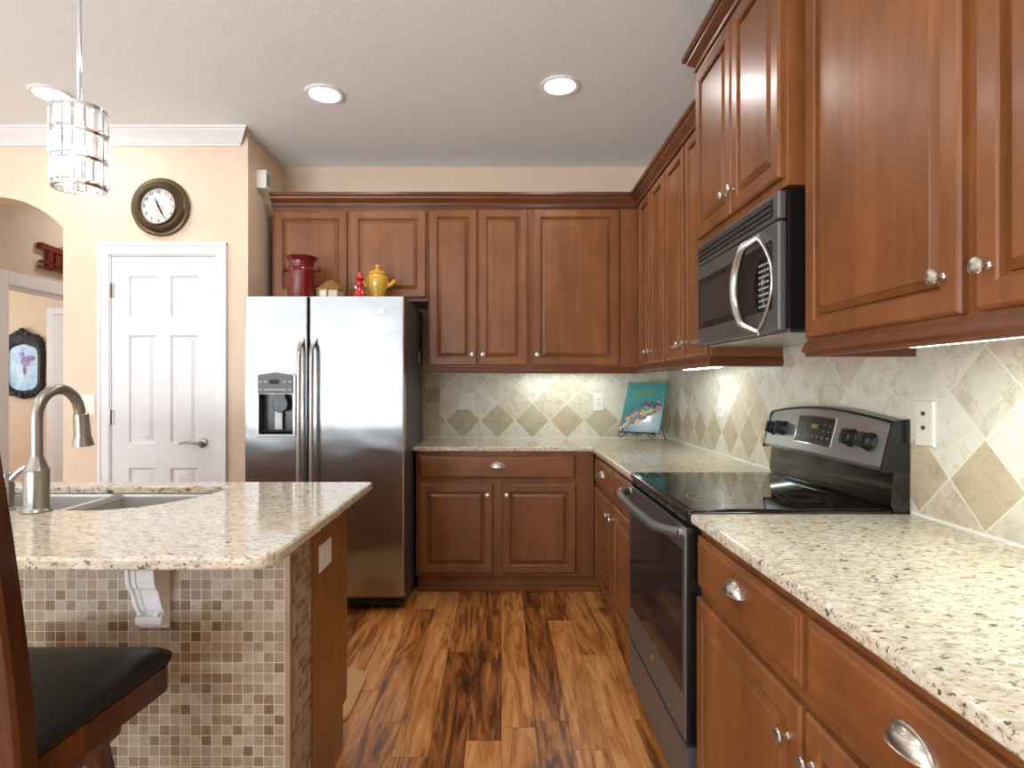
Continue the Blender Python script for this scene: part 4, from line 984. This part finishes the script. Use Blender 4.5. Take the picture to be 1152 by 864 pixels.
MB().lathe([(0.011,0),(0.011,0.0015)], (0.540, 2.10, 0.315), Wd, 18).done('emblem', M['chrome'], od)
MB().box(0.542, 0.577, ry0+0.004, ry1-0.004, 0.05, 0.222, 0.006).done('storage_drawer', M['stainless_slate'], t)
MB().box(0.560, 0.578, ry0+0.002, ry1-0.002, 0.874, 0.897, 0.002).done('vent_strip', M['dark_slot'], t)
vs = MB()
for k in range(6): vs.box(0.5565, 0.5600, ry0+0.06+k*0.113, ry0+0.15+k*0.113, 0.878, 0.883); vs.box(0.5565, 0.5600, ry0+0.06+k*0.113, ry0+0.15+k*0.113, 0.888, 0.893)
vs.done('vent_slots', M['stainless_slate'], t)
MB().box(0.548, 1.150, ry0+0.001, ry1-0.001, 0.8955, 0.919, 0.006, 3).done('cooktop_frame', M['black_gloss'], t)
MB().box(0.562, 1.128, ry0+0.016, ry1-0.016, 0.9185, 0.923, 0.002).done('cooktop_glass', M['ceramic_glass'], t)
br = MB()
for x, y, r in ((0.715, 1.92, 0.105), (0.715, 2.30, 0.085), (0.985, 1.92, 0.08), (0.985, 2.30, 0.10)):
    br.lathe([(r,0.9231),(r,0.9233),(r-0.0025,0.9233),(r-0.0025,0.9231)], (x, y, 0), (0,0,1), 40, False)
    br.lathe([(r*0.62,0.9231),(r*0.62,0.9233),(r*0.62-0.002,0.9233),(r*0.62-0.002,0.9231)], (x, y, 0), (0,0,1), 32, False)
br.done('burner_rings', M['dark_grey_plastic'], t)
# back guard: sloping black lower part, overhanging stainless console with an arched top
bg = MB()
bg.rings([[(1.150, y, 0.915), (1.142, y, 0.94), (1.152, y, 1.05), (1.165, y, 1.185), (RX-0.012, y, 1.185), (RX-0.012, y, 0.90), (1.150, y, 0.90)] for y in (ry0, ry1)])
bg.done('back_guard', M['black_gloss'], t)
def console_top(u): return 1.178+0.030*math.sin(PI*u)
rr = []
for k in range(17):
    u = k/16; y = ry0+0.004+u*(ry1-ry0-0.008); h = console_top(u); bz = 1.036+0.004*math.sin(PI*u); bow = 0.012*math.sin(PI*u)
    rr.append([(1.122-bow, y, bz), (1.116-bow, y, bz+0.012), (1.150-bow*0.8, y, h-0.01), (1.158-bow*0.8, y, h), (1.20-0.004, y, h), (1.20-0.004, y, bz+0.02), (1.15, y, bz)])
con = MB().rings(rr).done('console', M['console_steel'], t, 30)
for ya, yb in ((ry0-0.001, ry0+0.007), (ry1-0.007, ry1+0.001)):
    MB().prism([(1.112, ya, 1.032), (1.146, ya, 1.176), (1.160, ya, 1.186), (RX-0.012, ya, 1.19), (RX-0.012, ya, 1.032)], (0, yb-ya, 0)).done('console_end_cap', M['black_enamel'], con)
MB().rings([[(1.152-0.012*0.8*math.sin(PI*k/16), ry0+0.004+k/16*(ry1-ry0-0.008), console_top(k/16)-0.002), (1.152-0.012*0.8*math.sin(PI*k/16), ry0+0.004+k/16*(ry1-ry0-0.008), console_top(k/16)+0.006), (RX-0.012, ry0+0.004+k/16*(ry1-ry0-0.008), console_top(k/16)+0.006), (RX-0.012, ry0+0.004+k/16*(ry1-ry0-0.008), console_top(k/16)-0.002)] for k in range(17)]).done('console_cap', M['black_enamel'], con)
def cons_pt(y, f):                                     # a point on the sloped console face and its outward normal
    u = (y-ry0-0.004)/(ry1-ry0-0.008); bow = 0.012*math.sin(PI*u)
    a = Vector((1.116-bow, y, 1.048)); b = Vector((1.150-bow*0.8, y, console_top(u)-0.01)); p = a.lerp(b, f)
    d = (b-a).normalized(); return p, Vector((-d.z, 0, d.x)), d
for y in (2.425, 2.335, 1.885, 1.795):
    p, n, d = cons_pt(y, 0.52)
    kb = MB().lathe([(0.030,0),(0.030,0.004),(0.0265,0.007),(0.0245,0.026),(0.022,0.030),(0.006,0.031)], p, n, 22)
    w = d.cross(n); q = p+n*0.026
    kb.prism([q-d*0.023-w*0.007, q+d*0.023-w*0.007, q+d*0.023+w*0.007, q-d*0.023+w*0.007][::-1], n*0.012, 0.002)
    kb.done('control_knob', M['black_plastic'], con)
def cons_plate(mb, y0, y1, f0, f1, out, th, n=6):
    rr = []
    for k in range(n+1):
        y = y0+(y1-y0)*k/n; a, nn, d = cons_pt(y, f0); b, _, _ = cons_pt(y, f1)
        rr.append([a+nn*out, b+nn*out, b+nn*(out+th), a+nn*(out+th)])
    return mb.rings(rr)
cons_plate(MB(), 1.985, 2.232, 0.20, 0.88, -0.001, 0.003).done('display_bezel', M['chrome'], con)
cons_plate(MB(), 1.991, 2.226, 0.23, 0.85, 0.0015, 0.002).done('display_panel', M['black_enamel'], con)
cons_plate(MB(), 2.085, 2.125, 0.58, 0.68, 0.0035, 0.0006, 1).done('clock_display', M['display'], con)
kk = MB()
for k in range(7):
    y = 2.004+k*0.032; cons_plate(kk, y, y+0.010, 0.36, 0.42, 0.0035, 0.0006, 1)
    if k not in (2, 3, 4): cons_plate(kk, y, y+0.010, 0.67, 0.71, 0.0035, 0.0006, 1); cons_plate(kk, y+0.003, y+0.011, 0.52, 0.56, 0.0035, 0.0006, 1)
kk.done('display_keys', M['grey_plastic'], con)

# ------------------------------------------------------------------ pendant
px_, py_ = -1.108, 1.54
t = thing('crystal_pendant_light', 'three-tier crystal drum pendant hanging over the island', 'pendant light', (px_, py_, 1.80))
R0 = 0.060
MB().lathe([(0.06,0.0),(0.06,-0.012),(0.02,-0.028),(0.006,-0.03)], (px_, py_, CZ-0.0005), (0,0,1), 24).done('ceiling_canopy', M['chrome'], t)
MB().lathe([(0.0058,2.015),(0.0058,CZ-0.028)], (px_, py_, 0), (0,0,1), 12).lathe([(0.008,2.012),(0.018,2.02),(0.008,2.032)], (px_, py_, 0), (0,0,1), 12).done('rod', M['chrome'], t)
tiers = ((1.944, 2.008), (1.876, 1.940), (1.808, 1.872))
for z in (2.010, 1.942, 1.874, 1.806):
    mb = MB().lathe([(R0+0.002,z-0.004),(R0+0.002,z+0.004),(R0-0.006,z+0.004),(R0-0.006,z-0.004),(R0+0.002,z-0.004)], (px_, py_, 0), (0,0,1), 36, False)
    if z > 2: 
        for a in (0, PI/2, PI, 3*PI/2): mb.tube([(px_, py_, z), (px_+(R0-0.004)*math.cos(a), py_+(R0-0.004)*math.sin(a), z)], 0.003, 6)
    mb.done('ring', M['chrome'], t)
for k in range(8):
    a = 2*PI*k/8; MB().tube([(px_+(R0+0.003)*math.cos(a), py_+(R0+0.003)*math.sin(a), 1.806), (px_+(R0+0.003)*math.cos(a), py_+(R0+0.003)*math.sin(a), 2.010)], 0.0015, 6).done('wire', M['chrome'], t)
proto = None
for z0, z1 in tiers:
    for k in range(16):
        a = 2*PI*(k+0.5)/16
        if proto is None:
            mb = MB(); w = 0.0108; h = z1-z0-0.006
            mb.rings([[(-w,0,z), (-w*0.5,-0.006,z), (w*0.5,-0.006,z), (w,0,z), (w*0.5,0.005,z), (-w*0.5,0.005,z)] for z in (0.004, 0.012, h-0.012, h-0.004)])
            mb.rings([[(-w*0.3,-0.002,-0.0), (w*0.3,-0.002,-0.0), (w*0.3,0.002,-0.0), (-w*0.3,0.002,-0.0)], [(-w*0.5,-0.006,0.0039), (w*0.5,-0.006,0.0039), (w*0.5,0.005,0.0039), (-w*0.5,0.005,0.0039)]])
            proto = mb.done('crystal', M['crystal'], None, 5); cr = proto
        else:
            cr = proto.copy(); COL.objects.link(cr)
        cr.parent = t; cr.location = (R0*math.cos(a), R0*math.sin(a), z0+0.003-1.80); cr.rotation_euler = (random.uniform(-.05,.05), 0, a+PI/2+random.uniform(-.35,.35))
MB().lathe([(0.012,1.98),(0.012,2.012)], (px_, py_, 0), (0,0,1), 14).done('socket', M['chrome'], t)
MB().lathe([(0.006,1.822),(0.02,1.835),(0.026,1.86),(0.022,1.89),(0.011,1.92),(0.010,1.99)], (px_, py_, 0), (0,0,1), 18).done('bulb', M['bulb'], t)

# ------------------------------------------------------------------ floor mat
me = curve_mesh('floor_mat', [arc(-1.45, 2.30, 0.1, 180, 270, 8)+arc(-0.69, 2.30, 0.1, -90, 0, 8)+arc(-0.69, 2.555, 0.1, 0, 90, 8)+arc(-1.45, 2.555, 0.1, 90, 180, 8)], 0.007, 0.004, 2)
tag(mesh_obj('floor_mat', me, M['mat_tan'], (0, 0, 0.007)), 'tan floor mat with rounded corners behind the island', 'mat')

# ------------------------------------------------------------------ counter stool
sx, sy = -1.045, 1.235
t = thing('counter_stool', 'dark wood counter stool with a black leather seat at the island', 'stool', (sx, sy, 0))
def seat_outline(g):
    pts = []
    hwf, hwb, d = 0.238-g, 0.205-g, 0.225-g
    pts += arc(sx-hwb+0.03, sy-d+0.03, 0.03, 180, 270, 5) + arc(sx+hwb-0.03, sy-d+0.03, 0.03, 270, 360, 5)
    pts += arc(sx+hwf-0.04, sy+d-0.04, 0.04, 0, 90, 6) + arc(sx-hwf+0.04, sy+d-0.04, 0.04, 90, 180, 6)
    return pts
mb = MB(); mb.rings([[(x, y, z) for x, y in seat_outline(g)] for g, z in ((0.012,0.545),(0.004,0.549),(0.004,0.608),(0.012,0.612))])
mb.done('seat_frame', M['stool_wood'], t)
mb = MB(); mb.rings([[(x, y, z) for x, y in seat_outline(g)] for g, z in ((0.006,0.610),(-0.002,0.617),(-0.003,0.630),(0.010,0.642),(0.035,0.650),(0.08,0.656),(0.14,0.659),(0.19,0.660))])
mb.done('seat', M['leather'], t, 60)
for s in (-1, 1):
    x0 = sx+s*0.208
    pts = []
    for k in range(15):
        u = k/14; z = 0.55+u*0.64
        y = sy-0.225+0.0 - 0.05*max(0, (0.5-z))**1.0*0.6 - 0.17*max(0, z-0.62)**1.35
        pts.append((x0, y-0.005, z))
    MB().bar(pts, [0.036+0.024*min(1, max(0, (z-0.3)/0.3)) if True else 0 for _, _, z in pts], 0.045).done('back_post', M['stool_wood'], t)
    for q in (-1, 1): MB().bar([(sx+s*0.20, sy-0.03+q*0.17, 0.0), (sx+s*0.13, sy-0.03+q*0.11, 0.50)], [0.034, 0.042], [0.034, 0.042]).done('leg', M['stool_wood'], t)
    MB().bar([(sx+s*0.172, sy-0.03-0.143, 0.20), (sx+s*0.172, sy-0.03+0.143, 0.20)], 0.022, 0.03).done('stretcher', M['stool_wood'], t)
MB().box(sx-0.17, sx+0.17, sy-0.18, sy+0.12, 0.485, 0.515, 0.006).done('base_frame', M['stool_wood'], t)
MB().lathe([(0.10,0.515),(0.10,0.522),(0.06,0.524),(0.06,0.538),(0.10,0.540),(0.10,0.546)], (sx, sy-0.03, 0), (0,0,1), 24).done('swivel', M['iron'], t)
for q in (-1, 1): MB().bar([(sx-0.16, sy-0.03+q*0.138, 0.24), (sx+0.16, sy-0.03+q*0.138, 0.24)], 0.03, 0.022, (0,1,0)).done('foot_rail', M['stool_wood'], t)
for z in (1.16, 0.95, 0.80):
    yb = sy-0.23-0.17*max(0, z-0.62)**1.35
    MB().bar([(sx-0.182, yb, z), (sx-0.09, yb-0.02, z), (sx, yb-0.026, z), (sx+0.09, yb-0.02, z), (sx+0.182, yb, z)], 0.016, 0.05 if z < 1.1 else 0.08, (0,1,0)).done('back_slat', M['stool_wood'], t)
